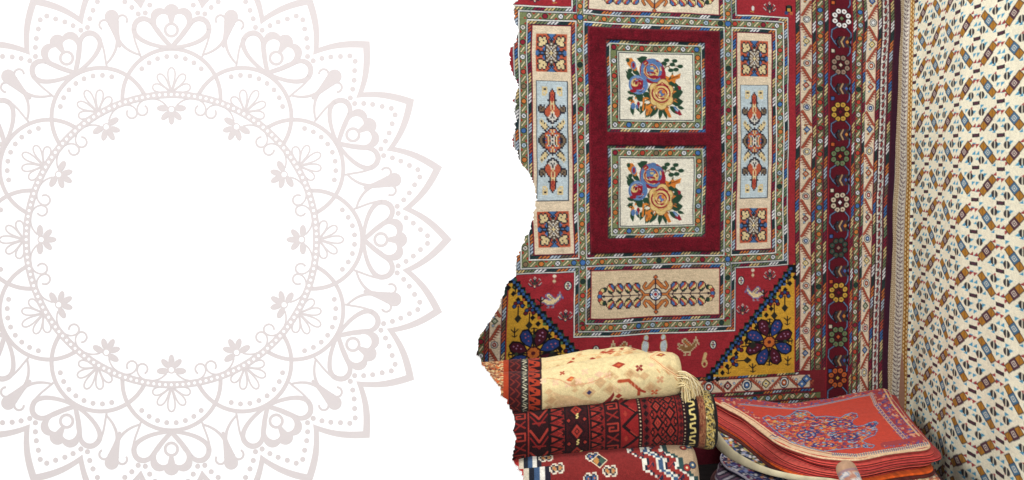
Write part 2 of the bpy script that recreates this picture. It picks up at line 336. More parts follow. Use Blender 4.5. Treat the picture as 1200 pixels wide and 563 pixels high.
def corner(c, sg):
    """yellow corner; sg=1 right, -1 left"""
    M = lambda x, y: (767 + sg * (x - 767), y)
    yel = (216, 160, 36)
    def poly(p, k): c.poly([M(*q) for q in p], k)
    def ln(p, wd, k): c.line([M(*q) for q in p], wd, k)
    def dia(x, y, rx, ry, k): x, y = M(x, y); c.dia(x, y, rx, ry, k)
    def ell(x, y, rx, ry, k, rin=0): x, y = M(x, y); c.ell(x, y, rx, ry, k, rin=rin)
    ax, ay, bx, by = 930, 321, 832, 446
    poly([(934, 314), (934, 446), (832, 446)], yel)
    n = 17
    for i in range(n + 1):
        x = ax + (bx - ax) * i / n; y = ay + (by - ay) * i / n
        poly([(x - 4, y - 4.5), (x + 5, y - 4.5), (x + 5, y + 4.8), (x - 4, y + 4.8)], (14, 16, 22))
    for i in range(n + 1):
        x = ax + (bx - ax) * i / n; y = ay + (by - ay) * i / n
        for dx, dy, k in ((-.4, 0, (38, 84, 150)), (3.4, 3.2, ((196, 90, 40), (70, 110, 70), (38, 84, 150))[i % 3]), (-3.6, 1.4, (50, 84, 60)), (3.6, -3.4, (38, 84, 150))):
            if i in (0, n) and dx > 2: continue
            poly([(x + dx - 1.6, y + dy - 1.6), (x + dx + 1.6, y + dy - 1.6), (x + dx + 1.6, y + dy + 1.6), (x + dx - 1.6, y + dy + 1.6)], k)
    # stepped inner edge of the yellow
    for i in range(n):
        x = ax + (bx - ax) * (i + .5) / n; y = ay + (by - ay) * (i + .5) / n
        dia(x + 7.0, y + 6.2, 3.0, 3.4, (14, 16, 22))
    cx, cy = 903.5, 407.5
    for k in range(8):
        a = radians(22.5 + 45 * k); col = ((32, 58, 128), (80, 18, 36))[k % 2]
        ux, uy = cos(a), sin(a); vx, vy = -uy, ux
        if sg < 0 and False: pass
        for gr, cc in ((1.7, (16, 14, 22)), (0, col)):
            pts = [(8 - gr, 0), (13, 4.2 + gr), (19, 6.6 + gr), (25, 5.6 + gr), (28 + gr, 1.5), (26 + gr, -3.5 - gr), (19, -5.2 - gr), (13, -3.6 - gr)]
            poly([(cx + ux * p + vx * q, cy + uy * p + vy * q) for p, q in pts], cc)
        for t, q in ((15, 0), (20, 1.6), (20, -1.8), (24, 0.5)):
            dia(cx + ux * t + vx * q, cy + uy * t + vy * q, 1.1, 1.1, (170, 120, 160) if k % 2 else (190, 90, 110))
    for k in range(4):
        a = radians(90 * k); ux, uy = cos(a), sin(a); vx, vy = -uy, ux
        ln([(cx + ux * 5, cy + uy * 5), (cx + ux * 27, cy + uy * 27)], 1.4, (20, 18, 24))
        for t in (23, 27):
            ln([(cx + ux * t - vx * 3, cy + uy * t - vy * 3), (cx + ux * (t + 1), cy + uy * (t + 1)), (cx + ux * t + vx * 3, cy + uy * t + vy * 3)], 1.0, (20, 18, 24))
        dia(cx + ux * 19, cy + uy * 19, 2.4, 2.4, (50, 66, 44))
    for k in range(8):
        a = radians(45 * k); ell(cx + cos(a) * 5, cy + sin(a) * 5, 3.0, 3.0, (60, 24, 26)); 
    for k in range(8):
        a = radians(22.5 + 45 * k); ell(cx + cos(a) * 4, cy + sin(a) * 4, 2.4, 2.4, (206, 104, 36))
    ell(cx, cy, 2.2, 2.2, (90, 28, 30))
    for x, y, col in ((922, 353, 0), (909, 362, 1), (871, 411, 1), (865, 428, 0), (886, 384, 2)):
        if col == 2: ln([(x - 3, y - 5), (x, y), (x + 3, y + 6)], 1.2, (20, 18, 24)); continue
        for k in range(5):
            a = radians(180 + 45 * k) if y < 400 else radians(90 + 45 * k)
            ell(x + cos(a) * 4.6, y + sin(a) * 4.6, 2.6, 2.6, (16, 14, 22)); 
        for k in range(5):
            a = radians(180 + 45 * k) if y < 400 else radians(90 + 45 * k)
            ell(x + cos(a) * 4.6, y + sin(a) * 4.6, 1.7, 1.7, ((36, 74, 140), (110, 24, 40))[(k + col) % 2])
        ell(x, y, 2, 2, (206, 120, 40))
        if y < 400: ln([(x, y), (x, y + 15)], 1.2, (20, 18, 24)); dia(x, y + 14, 4, 5, (40, 40, 32))
        else: ln([(x, y), (x + 15, y)], 1.2, (20, 18, 24)); dia(x + 13, y, 5, 4, (40, 40, 32))
    for x, y in ((926, 334), (925, 383), (855, 438), (884, 438), (926, 432), (897, 350)):
        ln([(x, y - 6), (x, y + 5)], 1.0, (30, 24, 24)); ln([(x - 4, y - 4), (x, y), (x + 4, y - 4)], 1.0, (30, 24, 24)); ln([(x - 3, y + 3), (x, y + 5), (x + 3, y + 3)], .9, (30, 24, 24))

FIG = {'o': (196, 84, 52), 'y': (222, 198, 140), 'n': (42, 40, 52), 'b': (60, 106, 164), 'k': (124, 102, 76), 'w': (214, 210, 196), 'r': (160, 44, 44)}
SQ = """oooooooonbbb
oonnonnoonbb
onyynyynoonb
onyyyyynonbn
onyyynyynonn
oonyyyyynrkn
onyyyyynnnkw
onyyynnkwknk
oonnnobnkwkw
ooooobbnkkwn
onnoonbnwkkw
bbnnnnnnkwny
bbbnbbnkwkyy""".split()
TP = """...........
...........
...........
...yyyy....
...ynny...n
...yyyy..no
...y.yy.noo
...yyy..nor
........nro
........nor
.......nnor
........nyo
........nyy
.nn.n..noyo
nkknk.nooyr
nknkknoooyo
nkkknoooooy
.nnnnoooowy
....noooown
.....noowwn
......nwwnw
..y...nnwww
.yny...nnnw
.yyyny...nn
..yyyyn...w
..nyyyyn..n
...nyyn.nnn
....nn.noyo
.....nnobyo
...nnoooooy
..nkkoybwon
.nkknooynwn
nkknnboynww
nkknnooyown""".split()
def four(rows):
    full = [r + r[-2::-1] for r in rows]; return full + full[-2::-1]
def square_motif(c, cx, cy, hw, hh):
    f = four(SQ); c.rect(cx - hw, cy - hh, cx + hw, cy + hh, FIG['o']); c.sprite(f, FIG, cx, cy, 2 * hw / len(f[0]), 2 * hh / len(f))

def tall_panel(c, cx, y0, y1, hw):
    c.rect(cx - hw - .8, y0 - .8, cx + hw + .8, y1 + .8, (30, 40, 58)); c.rect(cx - hw, y0, cx + hw, y1, (184, 202, 208))
    f = four(TP); c.sprite(f, FIG, cx, (y0 + y1) / 2, 2 * (hw - 1) / len(f[0]), (y1 - y0) / len(f))

def long_panel(c, cx, cy):
    ln = (48, 30, 44)
    c.line([(cx - 66, cy), (cx + 66, cy)], 1.0, ln)
    FN = ["..nnnn..", ".nrrbbn.", "nyrrbbbn", "nyyrrbbn", "nyyyrrbn", ".nyyyrrn", ".nggyyrn", "..ngggn.", "...ngn.."]
    pal = {'n': ln, 'r': (190, 66, 46), 'b': (62, 112, 178), 'y': (222, 196, 124), 'g': (36, 66, 48)}
    def fan(x, s_, right):
        rows = FN if s_ < 0 else FN[::-1]
        c.sprite(rows, pal, x, cy + s_ * 8.6, 1.25, 1.35, flip=right)
        c.line([(x + (-4 if right else 4), cy), (x, cy + s_ * 3.5)], .8, ln)
    for sx in (-1, 1):
        for o in (22.5, 33, 43.5, 54):
            for sy in (-1, 1): fan(cx + sx * o, sy, sx > 0)
        x = cx + sx * 62
        for g_, off_ in ((1, 0), (0, 0)):
            for k, col in enumerate(((36, 66, 48), (222, 196, 124), (190, 66, 46), (62, 112, 178), (190, 66, 46), (222, 196, 124), (36, 66, 48))):
                a = radians(-96 + 32 * k); c.ell(x + sx * cos(a) * 5, cy + sin(a) * 7.6, 2.2 + .8 * g_, 2.3 + .8 * g_, ln if g_ else col)
        c.disc(x, cy, 1.6, ln)
        o1 = (206, 116, 50)
        for wd, k in ((3.4, ln), (2.2, o1)):
            c.line([(cx + sx * 8, cy), (cx + sx * 13, cy), (cx + sx * 17, cy - 5)], wd, k); c.line([(cx + sx * 13, cy), (cx + sx * 17, cy + 5)], wd, k)
            for sy in (-1, 1):
                c.line([(cx + sx * 1.5, cy + sy * 15.5), (cx + sx * 8, cy + sy * 8.5)], wd + 1.6, k)
                c.line([(cx + sx * 7, cy + sy * 9.5), (cx + sx * 12, cy + sy * 6.5), (cx + sx * 14, cy + sy * 10), (cx + sx * 11.5, cy + sy * 14)], wd, k)
    c.line([(cx, cy - 20), (cx, cy + 20)], 1.0, ln)
    for sy in (-1, 1): c.dia(cx, cy + sy * 20.5, 3, 3.2, ln); c.dia(cx, cy + sy * 20.5, 2.1, 2.3, (206, 96, 46))
    c.disc(cx, cy, 7.6, ln)
    for k in range(12): a = k * pi / 6; c.ell(cx + cos(a) * 5, cy + sin(a) * 5, 1.3, 1.3, (232, 234, 234) if k % 3 else (110, 150, 200))
    c.disc(cx, cy, 3.2, (210, 214, 214)); c.disc(cx, cy, 1.9, (176, 36, 44))

def hframe(c, x0, y0, x1, y1, ph=0):          # rope band round a field
    twist(c, x0, y0, x1, y0 + 4.3, True, ph); twist(c, x0, y1 - 4.3, x1, y1, True, ph + 3)
    twist(c, x0, y0 + 4, x0 + 4.3, y1 - 4, False, ph + 7); twist(c, x1 - 4.3, y0 + 4, x1, y1 - 4, False, ph + 7)

def paint_carpet():
    c = Cv(467, -70, 1056, 560, 3, RED)
    c.rect(467, -70, 1056, 560, DRED)
    def reflect_cols(f):
        for s in (1, -1): f(lambda a, b: (767 + a, 767 + b) if s > 0 else (767 - b, 767 - a), s)
    # outer borders, both sides
    def outer(R, s):
        spec = [('tw', 168, 172.5), ('r', 172.5, 173), ('w', 173, 174), ('m', 174, 184), ('r', 184, 185), ('tw', 185, 189), ('r', 189, 190), ('g', 190, 197.5), ('r', 197.5, 198.5), ('tw', 198.5, 203),
                ('R', 203, 231), ('tw', 231, 235), ('r', 235, 236), ('g', 236, 243.5), ('r', 243.5, 244.5), ('tw', 244.5, 248.5), ('w', 248.5, 249.5), ('m', 249.5, 261), ('r', 261, 262), ('tw', 262, 266), ('b', 266.5, 275), ('tw', 276, 281), ('e', 281.5, 289)]
        for k, a, b in spec:
            x0, x1 = R(a, b); y0, y1 = -70, 560
            if k == 'tw': c.rect(x0 - .8, y0, x1 + .8, y1, (120, 30, 40)); twist(c, x0, y0, x1, y1, False, (a % 5) * .3, ground=(40, 34, 48), lean=1.5, pitch=4.3)
            elif k == 'r': c.rect(x0, y0, x1, y1, (146, 44, 48))
            elif k == 'w': c.rect(x0, y0, x1, y1, (214, 200, 178))
            elif k == 'm': meander(c, x0, y0, x1, y1, False, 70 + 28.5 - 27 * 3 + 13, 27.2, k0=0)
            elif k == 'g': gband(c, x0, y0, x1, y1, False, 8, 3, 16.2, ground=(112, 118, 70))
            elif k == 'R': c.rect(x0, y0, x1, y1, (98, 12, 28)); c.rect(x0, y0, x0 + 1.6, y1, (150, 26, 40)); c.rect(x1 - 1.6, y0, x1, y1, (150, 26, 40))
            elif k == 'b':
                c.rect(x0, y0, x1, y1, (60, 26, 38)); c.rect(x0 + .8, y0, x1 - .8, y1, (214, 208, 196)); y = y0
                while y < y1:
                    m_ = (x0 + x1) / 2; c.poly([(m_, y - 4.6), (m_ + 2.1, y - 2.2), (m_ + 1.2, y + 2.6), (m_ - .6, y + 4.4), (m_ - 2.1, y + 1.6), (m_ - 1.2, y - 2.6)], (70, 30, 40)); c.poly([(m_, y - 3.6), (m_ + 1.3, y - 1.6), (m_ - .6, y + 3.2), (m_ - 1.3, y + 1.2)], (160, 56, 54))
                    c.line([(x0 + 1.2, y + 7.6), (m_ + 1, y + 5.4), (x1 - 1.2, y + 1.0)], .8, NAVY); y += 10
            elif k == 'e':
                c.rect(x0, y0, x1, y1, (70, 22, 40)); c.put((x0, y0, x1, y1), lambda X, Y: (X > x0 + 1) & (X < x1) & (np.sin(Y * 2.6 + X * 3) > .2), (48, 20, 50))
    reflect_cols(outer)
    # rosette border
    def rosettes(x0):
        ys = [(-48, 0), (12, 0), (70, 1), (128, 2), (184, 3), (240, 4), (296, 5), (351, 2), (405, 3), (455, 6), (510, 1)]
        cols = [(232, 230, 226), (150, 124, 104), (206, 160, 52), (104, 130, 84), (206, 190, 160), (52, 74, 62), (206, 92, 34)]
        for i, (y, k) in enumerate(ys):
            for q in range(8):
                a = pi / 8 + q * pi / 4; x_, y_ = x0 + cos(a) * 8.2, y + sin(a) * 9.4
                c.ell(x_, y_, 3.9, 4.0, (30, 14, 20)); c.ell(x_, y_, 2.9, 3.0, cols[k]); c.ell(x_, y_, 1.0, 1.0, (110, 70, 60) if k != 2 else (150, 90, 40))
            c.dia(x0, y, 5, 6, (60, 18, 24)); c.dia(x0, y, 2.2, 2.6, cols[(k + 3) % 7] if k != 2 else (120, 20, 34))
            ym = y + 29; s = -1
            for wd, kk in ((2.4, (30, 26, 44)), (1.15, (96, 126, 164))):
                c.line([(x0 - 5, y + 11), (x0 - 11, y + 15), (x0 - 11.5, y + 24), (x0 - 8, y + 30), (x0 - 2, y + 36)], wd, kk); c.line([(x0 - 8, y + 30), (x0 - 2.5, y + 24)], wd, kk)
                c.line([(x0 + 6, y + 12), (x0 + 11, y + 18), (x0 + 10.5, y + 42), (x0 + 8, y + 46)], wd, kk)
            for t, kk in ((-3, (26, 20, 28)), (0, (44, 60, 50)), (3, (176, 154, 104)), (6, (34, 52, 74)), (9, (50, 64, 50)), (12, (26, 20, 28))):
                c.line([(x0 + 3 + t - 3, ym - 6), (x0 - 3 + t, ym), (x0 + 3 + t - 3, ym + 6)], 1.7, kk)
            c.dia(x0 + 7, ym, 2, 2.6, (214, 130, 50) if i % 2 else (60, 96, 170))
            kx = x0 - 9; c.rect(kx - 2.6, y + 38, kx + 2.8, y + 44, (30, 14, 20)); c.rect(kx - 1.8, y + 39, kx + 2, y + 43, ((206, 92, 34), (206, 196, 170), (60, 90, 160))[i % 3])
    rosettes(767 + 217.5); rosettes(767 - 217.5)
    # lower border rows (between the side borders)
    def hb(y0, y1, x, kind, ph=0):
        x0, x1 = 767 - x, 767 + x
        if kind == 'tw': c.rect(x0, y0 - .6, x1, y1 + .6, (110, 30, 38)); twist(c, x0, y0, x1, y1, True, ph, ground=(34, 34, 44))
        elif kind == 'm': c.rect(x0, y0 - 1, x1, y1 + 1, (146, 44, 48)); meander(c, x0, y0, x1, y1, True, 23.5, 22.5, 0)
        elif kind == 'g': gband(c, x0, y0, x1, y1, True, 6, 2, 15.5, ground=(108, 114, 68))
    c.rect(767 - 203, 444, 767 + 203, 484, (130, 30, 40))
    hb(479.5, 483, 203, 'tw', 2); hb(471, 478.5, 197.5, 'g'); hb(466, 469.5, 189, 'tw', 5); hb(450, 464.5, 184, 'm'); hb(445.5, 448.8, 172.5, 'tw', 1)
    for s in (-1, 1):
        x, y = 767 + s * 178, 457
        c.rect(x - 6.5, y - 7.5, x + 6.5, y + 7.5, CRM)
        for dx, dy in ((-2.4 * s, 3), (2.4 * s, -3)): c.dia(x + dx, y + dy, 5.4, 5.6, NAVY)
        for dx, dy in ((-2.4 * s, 3), (2.4 * s, -3)): c.dia(x + dx, y + dy, 4.6, 4.8, (66, 112, 180)); c.dia(x + dx, y + dy, 1.6, 1.8, (226, 222, 206))
    c.rect(767 - 203, 484, 767 + 203, 560, (98, 12, 28))
    # red field
    c.rect(767 - 168, -70, 767 + 168, 445.5, RED)
    # upper end of the field mirrors the lower, out of sight above
    def frame_white(x0, y0, x1, y1, t=1.1, k=WHT):
        c.rect(x0, y0, x1, y0 + t, k); c.rect(x0, y1 - t, x1, y1, k); c.rect(x0, y0, x0 + t, y1, k); c.rect(x1 - t, y0, x1, y1, k)
    def cross_panel():
        # outer outline of the whole cross-shaped lattice: white, rope, white, green
        ax = 159.5; b1 = 96.5
        for x, y0, y1 in ((ax, 13.5, 316.5), (b1, -70, 392)):
            c.rect(767 - x - .6, y0 - .4, 767 + x + .6, y1 + .6, NAVY)
            c.rect(767 - x, y0, 767 + x, y1, WHT)
        for x, y0, y1 in ((ax - 1.1, 14.6, 315.4), (b1 - 1.1, -70, 390.8)):
            hframe(c, 767 - x, y0, 767 + x, y1, 2)
        for x, y0, y1 in ((ax - 5.6, 19.2, 310.8), (b1 - 5.6, -70, 386.4)):
            c.rect(767 - x, y0, 767 + x, y1, WHT)
        for x, y0, y1 in ((ax - 6.8, 20.4, 309.6), (b1 - 6.8, -70, 385.2)):
            c.rect(767 - x, y0, 767 + x, y1, GREEN)
    cross_panel()
    # green bands
    gband(c, 767 - 152.7, 20.4, 767 + 152.7, 28.6, True, 10.5, 0, 16.9); gband(c, 767 - 152.7, 301.4, 767 + 152.7, 309.6, True, 4.5, 4, 17.0)
    for s in (-1, 1):
        xa = 767 + s * 148.7; gband(c, xa - 4, 28, xa + 4, 302, False, 10, 1 + s, 16.6)
        xa = 767 + s * 86.3; gband(c, xa - 4, -70, xa + 4, 385, False, 94.7 - 5 * 16.6 + 4, 5, 16.6)
    gband(c, 767 - 89, 377.6, 767 + 89, 385.2, True, 4, 3, 16.4)
    for s in (-1, 1):
        for y in (24.5, 305.5): c.disc(767 + s * 86.3, y, 3.7, BLK); c.disc(767 + s * 86.3, y, 3.0, (56, 110, 184))
    # four compartments
    def comp(x0, y0, x1, y1, field, ph, edge=(140, 24, 40)):
        c.rect(x0 - .5, y0 - .5, x1 + .5, y1 + .5, NAVY)
        c.rect(x0, y0, x1, y1, WHT); hframe(c, x0 + 1.1, y0 + 1.1, x1 - 1.1, y1 - 1.1, ph)
        c.rect(x0 + 5.4, y0 + 5.4, x1 - 5.4, y1 - 5.4, edge); c.rect(x0 + 6.6, y0 + 6.6, x1 - 6.6, y1 - 6.6, field)
    comp(767 - 82.2, 28.8, 767 + 82.2, 301.2, (116, 10, 28), 1, edge=(116, 10, 28))
    comp(767 - 82.2, 309.8, 767 + 82.2, 377.4, (220, 196, 156), 0); comp(767 - 82.2, -70, 767 + 82.2, 20.2, (224, 208, 178), 4)
    for s in (-1, 1): 
        a, b = 767 + s * 90.4, 767 + s * 144.6; comp(min(a, b), 28.8, max(a, b), 301.2, CRM, 5)
        cx = 767 + s * 117.5
        square_motif(c, cx, 66, 16.5, 21.5); tall_panel(c, cx, 98, 233.5, 16); square_motif(c, cx, 266.5, 16.5, 20.5)
    long_panel(c, 768, 345.5); long_panel(c, 768, -8)
    # velvet frames round two flower pictures
    c.rect(767 - 76.8, 34, 767 + 76.8, 296, (116, 10, 28))
    for y0, y1 in ((48.5, 155.5), (171, 278.5)):
        hframe(c, 711.5, y0, 826, y1, y0); frame_white(715, y0 + 3.4, 822.5, y1 - 3.4, 1.3, (206, 214, 190))
        x0, x1, a, b = 716.3, 821.2, y0 + 4.7, y1 - 4.7
        c.rect(x0, a, x1, b, GREEN)
        gband(c, x0, a, x1, a + 7.6, True, 4, 1, 16); gband(c, x0, b - 7.6, x1, b, True, 4, 6, 16)
        gband(c, x0, a + 7.6, x0 + 7.6, b - 7.6, False, 12, 2, 21 if False else 17.5); gband(c, x1 - 7.6, a + 7.6, x1, b - 7.6, False, 6, 5, 17.5)
        c.rect(x0 + 8.0, a + 8.0, x1 - 8.0, b - 8.0, (214, 220, 200)); c.rect(x0 + 9.1, a + 9.1, x1 - 9.1, b - 9.1, (40, 46, 60))
        c.rect(x0 + 10.2, a + 10.2, x1 - 10.2, b - 10.2, (232, 226, 204))
        bouquet(c, x0 + 10, a + 10, x1 - x0 - 20, b - a - 20)
    # field figures
    for s in (-1, 1):
        X = lambda u: 767 + s * u
        sprig(c, X(137), 327, 1.15); sprig(c, X(105), 367, 1.15); oval(c, X(103), 332); oval(c, X(69), 407)
        c.disc(X(117), 320, 2.0, (220, 205, 180)); c.rect(X(117) - .7, 322, X(117) + .7, 329, (150, 110, 90)); c.disc(X(117), 326, 1.8, (206, 180, 140))
        c.sprite(BIRD, {'w': (96, 104, 160), 'y': (230, 204, 150), 'k': (120, 104, 70), 's': (140, 130, 150)}, X(119), 348, 1.55, 1.5, flip=(s > 0))
        corner(c, s)
        # figures of the lower strip
        for g_, k in ((1.0, (206, 172, 110)), (0, (186, 200, 204))):
            c.ell(X(10.3), 396.5, 2.2 + g_ * .8, 3 + g_, k); c.ell(X(11), 406.5, 3.6 + g_ * .8, 7.6 + g_, k); c.rect(X(11) - 2.6 - g_, 412, X(11) + 2.6 + g_, 418, k)
        c.line([(X(12), 399), (X(8), 401)], 1.2, RED)
        c.sprite(BIRD, {'w': (196, 172, 130), 'y': (140, 96, 52), 'k': (210, 100, 50), 's': (196, 172, 130)}, X(40), 408, 1.75, 1.75, flip=(s < 0))
        c.line([(X(60), 418), (X(58.5), 424), (X(58.5), 432)], 4, (206, 172, 110)); c.ell(X(59), 429, 3.6, 4.6, (206, 172, 110)); c.ell(X(59), 430, 1.8, 2.4, (150, 30, 40))
        c.ell(X(138), 6, 3, 4, (220, 214, 200)) if False else None
        sprig(c, X(136), 3, 1.2); c.ell(X(116), 5, 1.8, 3, (214, 214, 206)); c.line([(X(113), 9), (X(117), 9.6)], 1, (200, 150, 60))
        for dx, dy, k in ((160, 4, (200, 150, 50)), (157, 8, (40, 70, 120)), (163, 8, (190, 90, 50)), (160, 0, (36, 60, 50))):
            c.rect(X(dx) - 4, dy - 5, X(dx) + 4, dy + 3, (14, 16, 22)) if k[0] > 190 and dy == 4 else None
            c.rect(X(dx) - 2, dy - 2, X(dx) + 2, dy + 2, k)
    return c

c = paint_carpet()
# weft streaks inside the cream and red flat-woven fields
A = c.a; r_ = np.random.default_rng(3)
st = r_.normal(size=(A.shape[0], A.shape[1] // 24 + 2)); st = np.repeat(st, 24, 1)[:, :A.shape[1]]
lum = A.mean(2, keepdims=True); A *= 1 + .035 * st[..., None] * (lum > .25)
Cc, X, Y = c.out(2, .06, 2)
us = np.array([-300, -203, -183, -167, -137, -98, -76, 0, 76, 97, 137, 167, 183, 203, 229, 260, 289.]) + 767
rows = {15: [458, 560, 579, 594, 625, 668, 690, 767, 842.5, 863, 902.5, 931, 950, 971, 997.5, 1027, 1056],
        165: [458, 560, 579, 595, 625.5, 669, 691, 767.5, 844.5, 864.5, 903, 930.5, 949.5, 970.5, 996.5, 1023, 1050],
        310: [456, 558, 578, 597, 627, 671.5, 692.5, 768, 843.5, 862.5, 902, 930.5, 948.5, 968.5, 994.5, 1020, 1046],
        440: [452, 553, 573, 592, 624, 670.5, 691.5, 767, 842, 861.5, 902, 931, 948, 967, 993, 1016, 1041]}
ry = np.array([-70, 15, 165, 310, 440, 560.])
tab = np.array([np.interp(X, us, rows[k]) for k in (15, 15, 165, 310, 440, 440)])
PX = np.empty((len(Y), len(X)))
for j in range(len(X)):
    PX[:, j] = np.interp(Y, ry, tab[:, j])
ker = np.ones(41) / 41.
PXs = np.apply_along_axis(lambda v: np.convolve(np.pad(v, 20, 'edge'), ker, 'valid'), 0, PX); PX = PXs
kk = np.where(Y < 165, .0003, .0002)[:, None]
PY = 165 + (Y[:, None] - 165) * (1 - kk * (PX - 767))
N1 = smooth_noise(len(Y), len(X), 9, 12, 5); N2 = smooth_noise(len(Y), len(X), 60, 60, 6)
PX = PX + .55 * smooth_noise(len(Y), len(X), 14, 10, 8) + .12 * N2
PY = PY + .55 * smooth_noise(len(Y), len(X), 10, 14, 9) + .12 * smooth_noise(len(Y), len(X), 70, 70, 11)
Dp = 4.0 * (1 + .0002 * (PX - 767)) + .006 * N1 + .0012 * N2
# the right border wraps forward in a soft wave before the cloth
Dp += .02 * np.sin((PX - 935) / 24.) * (PX > 935)
Xg, Yg = np.meshgrid(X, Y)
velvet = (abs(Xg - 767) < 76.8 + .5 * N2) & (Yg > 34) & (Yg < 296)
for y0, y1 in ((48.5, 155.5), (171, 278.5)): velvet &= ~((Xg > 711.5) & (Xg < 826) & (Yg > y0) & (Yg < y1))
vn = r_.normal(size=velvet.shape)
vb = velvet.astype(float)
for ax in (0, 1):
    for _ in range(2): vb = sum(np.roll(vb, k_, ax) for k_ in range(-2, 3)) / 5.
Dp = Dp - .020 * np.clip(vb * 1.3 - .15, 0, 1) - velvet * .0014 * vn
hv = smooth_noise(len(Y), len(X), 130, 120, 33)
Cc = np.where(velvet[..., None], Cc * (1 + .07 * hv + .08 * vn)[..., None], Cc)
g_ = Cc.mean(2, keepdims=True); Cc = (g_ + (Cc - g_) * .84) * .97
Pc = P(PX, PY, Dp); Cc = np.clip(Cc, 0, 1); vf = velvet[:-1, :-1]
pics = [((Xg > 711.5) & (Xg < 826) & (Yg > y0) & (Yg < y1))[:-1, :-1] for y0, y1 in ((48.5, 155.5), (171, 278.5))]
carpet = grid_object('hanging_carpet', Pc, Cc, WOVEN, back=(0, .036, 0), sel=~(vf | pics[0] | pics[1]))
tag(grid_object('velvet_frame', Pc, Cc, PILE, carpet, sel=vf), 'thick crimson velvet frame shaped like a figure eight')
for m_, l_ in zip(pics, ('upper picture of a rose bouquet', 'lower picture of a rose bouquet')): tag(grid_object('bouquet_panel', Pc, Cc, WOVEN, carpet, sel=m_), l_)
tag(carpet, 'large red hanging carpet with two flower bouquets framed in crimson velvet and yellow corners', 'carpet')

# ------------------------------------------------------------------ printed cloth on the right
def paint_cloth():
    W, Hh = 28., 38.
    c = Cv(-21, -3 * Hh, 7.9 * W, 16 * Hh, 3, (234, 226, 200))
    dk = (44, 36, 40); gold = (170, 116, 36); blue = (66, 106, 136); mar = (78, 42, 56); red_ = (150, 46, 50); sky = (70, 148, 182)
    for k in range(-3, 17):
        for q in range(0, 9):
            x, y = q * W, k * Hh; bl = (q + k) % 2 != 0; s = 1 if bl else -1     # blue leans \, maroon leans /
            ex, ey = 4.9, 7.0
            for t in (-1, 1):
                gx, gy = x + t * s * ex, y + t * ey
                pts = [(gx + p_ * .36 * s * 5.6 + q_ * .36 * s * 5.8, gy + p_ * .36 * 8.2 - q_ * .34 * 8.0) for p_, q_ in ((1, 1), (1, -1), (-1, -1), (-1, 1))]
                c.poly([(a + (a - gx) * .24, b + (b - gy) * .2) for a, b in pts], dk); c.poly(pts, gold)
                c.line([(gx, gy - 6), (gx, gy + 6)], .6, (120, 80, 30))
            m = blue if bl else mar
            for r_, kk in ((1.12, dk), (1.0, m), (.56, (226, 216, 194)), (.40, m), (.17, (226, 216, 194))):
                c.dia(x, y, 5.2 * r_, 7.0 * r_, kk)
            for t in (-1, 1):
                bx, by = x - t * s * 7.4, y + t * 9.0
                c.ell(bx, by, 3.4, 4.4, (48, 44, 46)); c.rect(bx - .55, by - 4.6, bx + .45, by + 4.6, (230, 222, 196))
                c.poly([(bx - 3.9, by - 4.4), (bx - 1.6, by - 4.4), (bx - 3.9, by - .5)], (234, 226, 200)); c.poly([(bx + 3.9, by + 4.4), (bx + 1.6, by + 4.4), (bx + 3.9, by + .5)], (234, 226, 200))
            for dx, dy, kk, o in ((11.8, -7.5, red_, 0), (-11.6, 6.5, red_, 1), (-2.6, -11.6, sky, 0), (11.6, .8, sky, 1), (2.6, 11.4, sky, 1), (-11.6, -1, sky, 0)):
                px, py = x - s * dx, y + dy; r = 2.1
                if o: c.poly([(px - r, py + r), (px + r, py + r), (px + r * .9, py - r * 1.3)], kk)
                else: c.poly([(px - r, py - r), (px + r, py - r), (px - r * .9, py + r * 1.3)], kk)
            rx, ry_ = x + W / 2, y + Hh / 2 - 1
            for dx, dy, kk, o in ((-7.5, -4.5, sky, 1), (7.5, 4.5, sky, 0), (-6.6, 6, red_, 1), (6.8, -6, red_, 0), (1.5, -11, sky, 1), (-1.5, 11, sky, 0)):
                px, py = rx + dx, ry_ + dy; r = 2.0
                c.poly([(px - r, py + (r if o else -r)), (px + r, py + (r if o else -r)), (px + (r if o else -r), py - (r if o else -r) * 1.2)], kk)
            c.poly([(rx - 4.2, ry_ - 1.6), (rx + 4.2, ry_ - 2.3), (rx + 4.2, ry_ + 2.0), (rx - 4.2, ry_ + 2.7)], dk); c.poly([(rx - 2.6, ry_ - 1.0), (rx + 2.8, ry_ - 1.4), (rx + 2.8, ry_ + 1.0), (rx - 2.6, ry_ + 1.5)], mar)
    # chain border along the selvedge
    c.rect(-21, -3 * Hh, 11.5, 16 * Hh, (222, 208, 180))
    y = -3 * Hh; i = 0
    while y < 16 * Hh:
        for xx in (-18.6, -14.6): c.ell(xx, y + (2.6 if xx > -16 else 0), 1.9, 2.6, (150, 118, 82)); c.ell(xx, y + (2.6 if xx > -16 else 0), .9, 1.4, (214, 200, 172))
        if i % 1 == 0:
            c.rect(-12, y - 3, 2, y + 3, (196, 186, 172))
            j_ = rng.uniform(-1.2, 1.2, 4)
            c.line([(-11 + j_[0], y - 3 + j_[1]), (-7, y + 1.5)], 1.5, (104, 86, 92)); c.line([(-4.6 + j_[2], y + 2.4), (-.6, y - 1.8 + j_[3])], 1.5, (120, 98, 104)); c.ell(-8.4, y + 2.6, 2.4, 1.5, (224, 218, 204)); c.ell(-2.4, y - 2.6 + j_[1], 2.4, 1.4, (224, 218, 204)); c.disc(-5.4 + j_[1], y + j_[0], 1.0, (96, 84, 96))
        for xx, o in ((4.2, 0), (8.8, 3)):
            c.ell(xx, y + o, 2.7, 3.4, (110, 74, 34)); c.ell(xx, y + o, 2.2, 2.9, (186, 134, 60)); c.ell(xx, y + o, 1.1, 1.7, (226, 206, 160))
        y += 6.0; i += 1
    return c
c = paint_cloth(); Cc, X, Y = c.out(2, .03, 4)
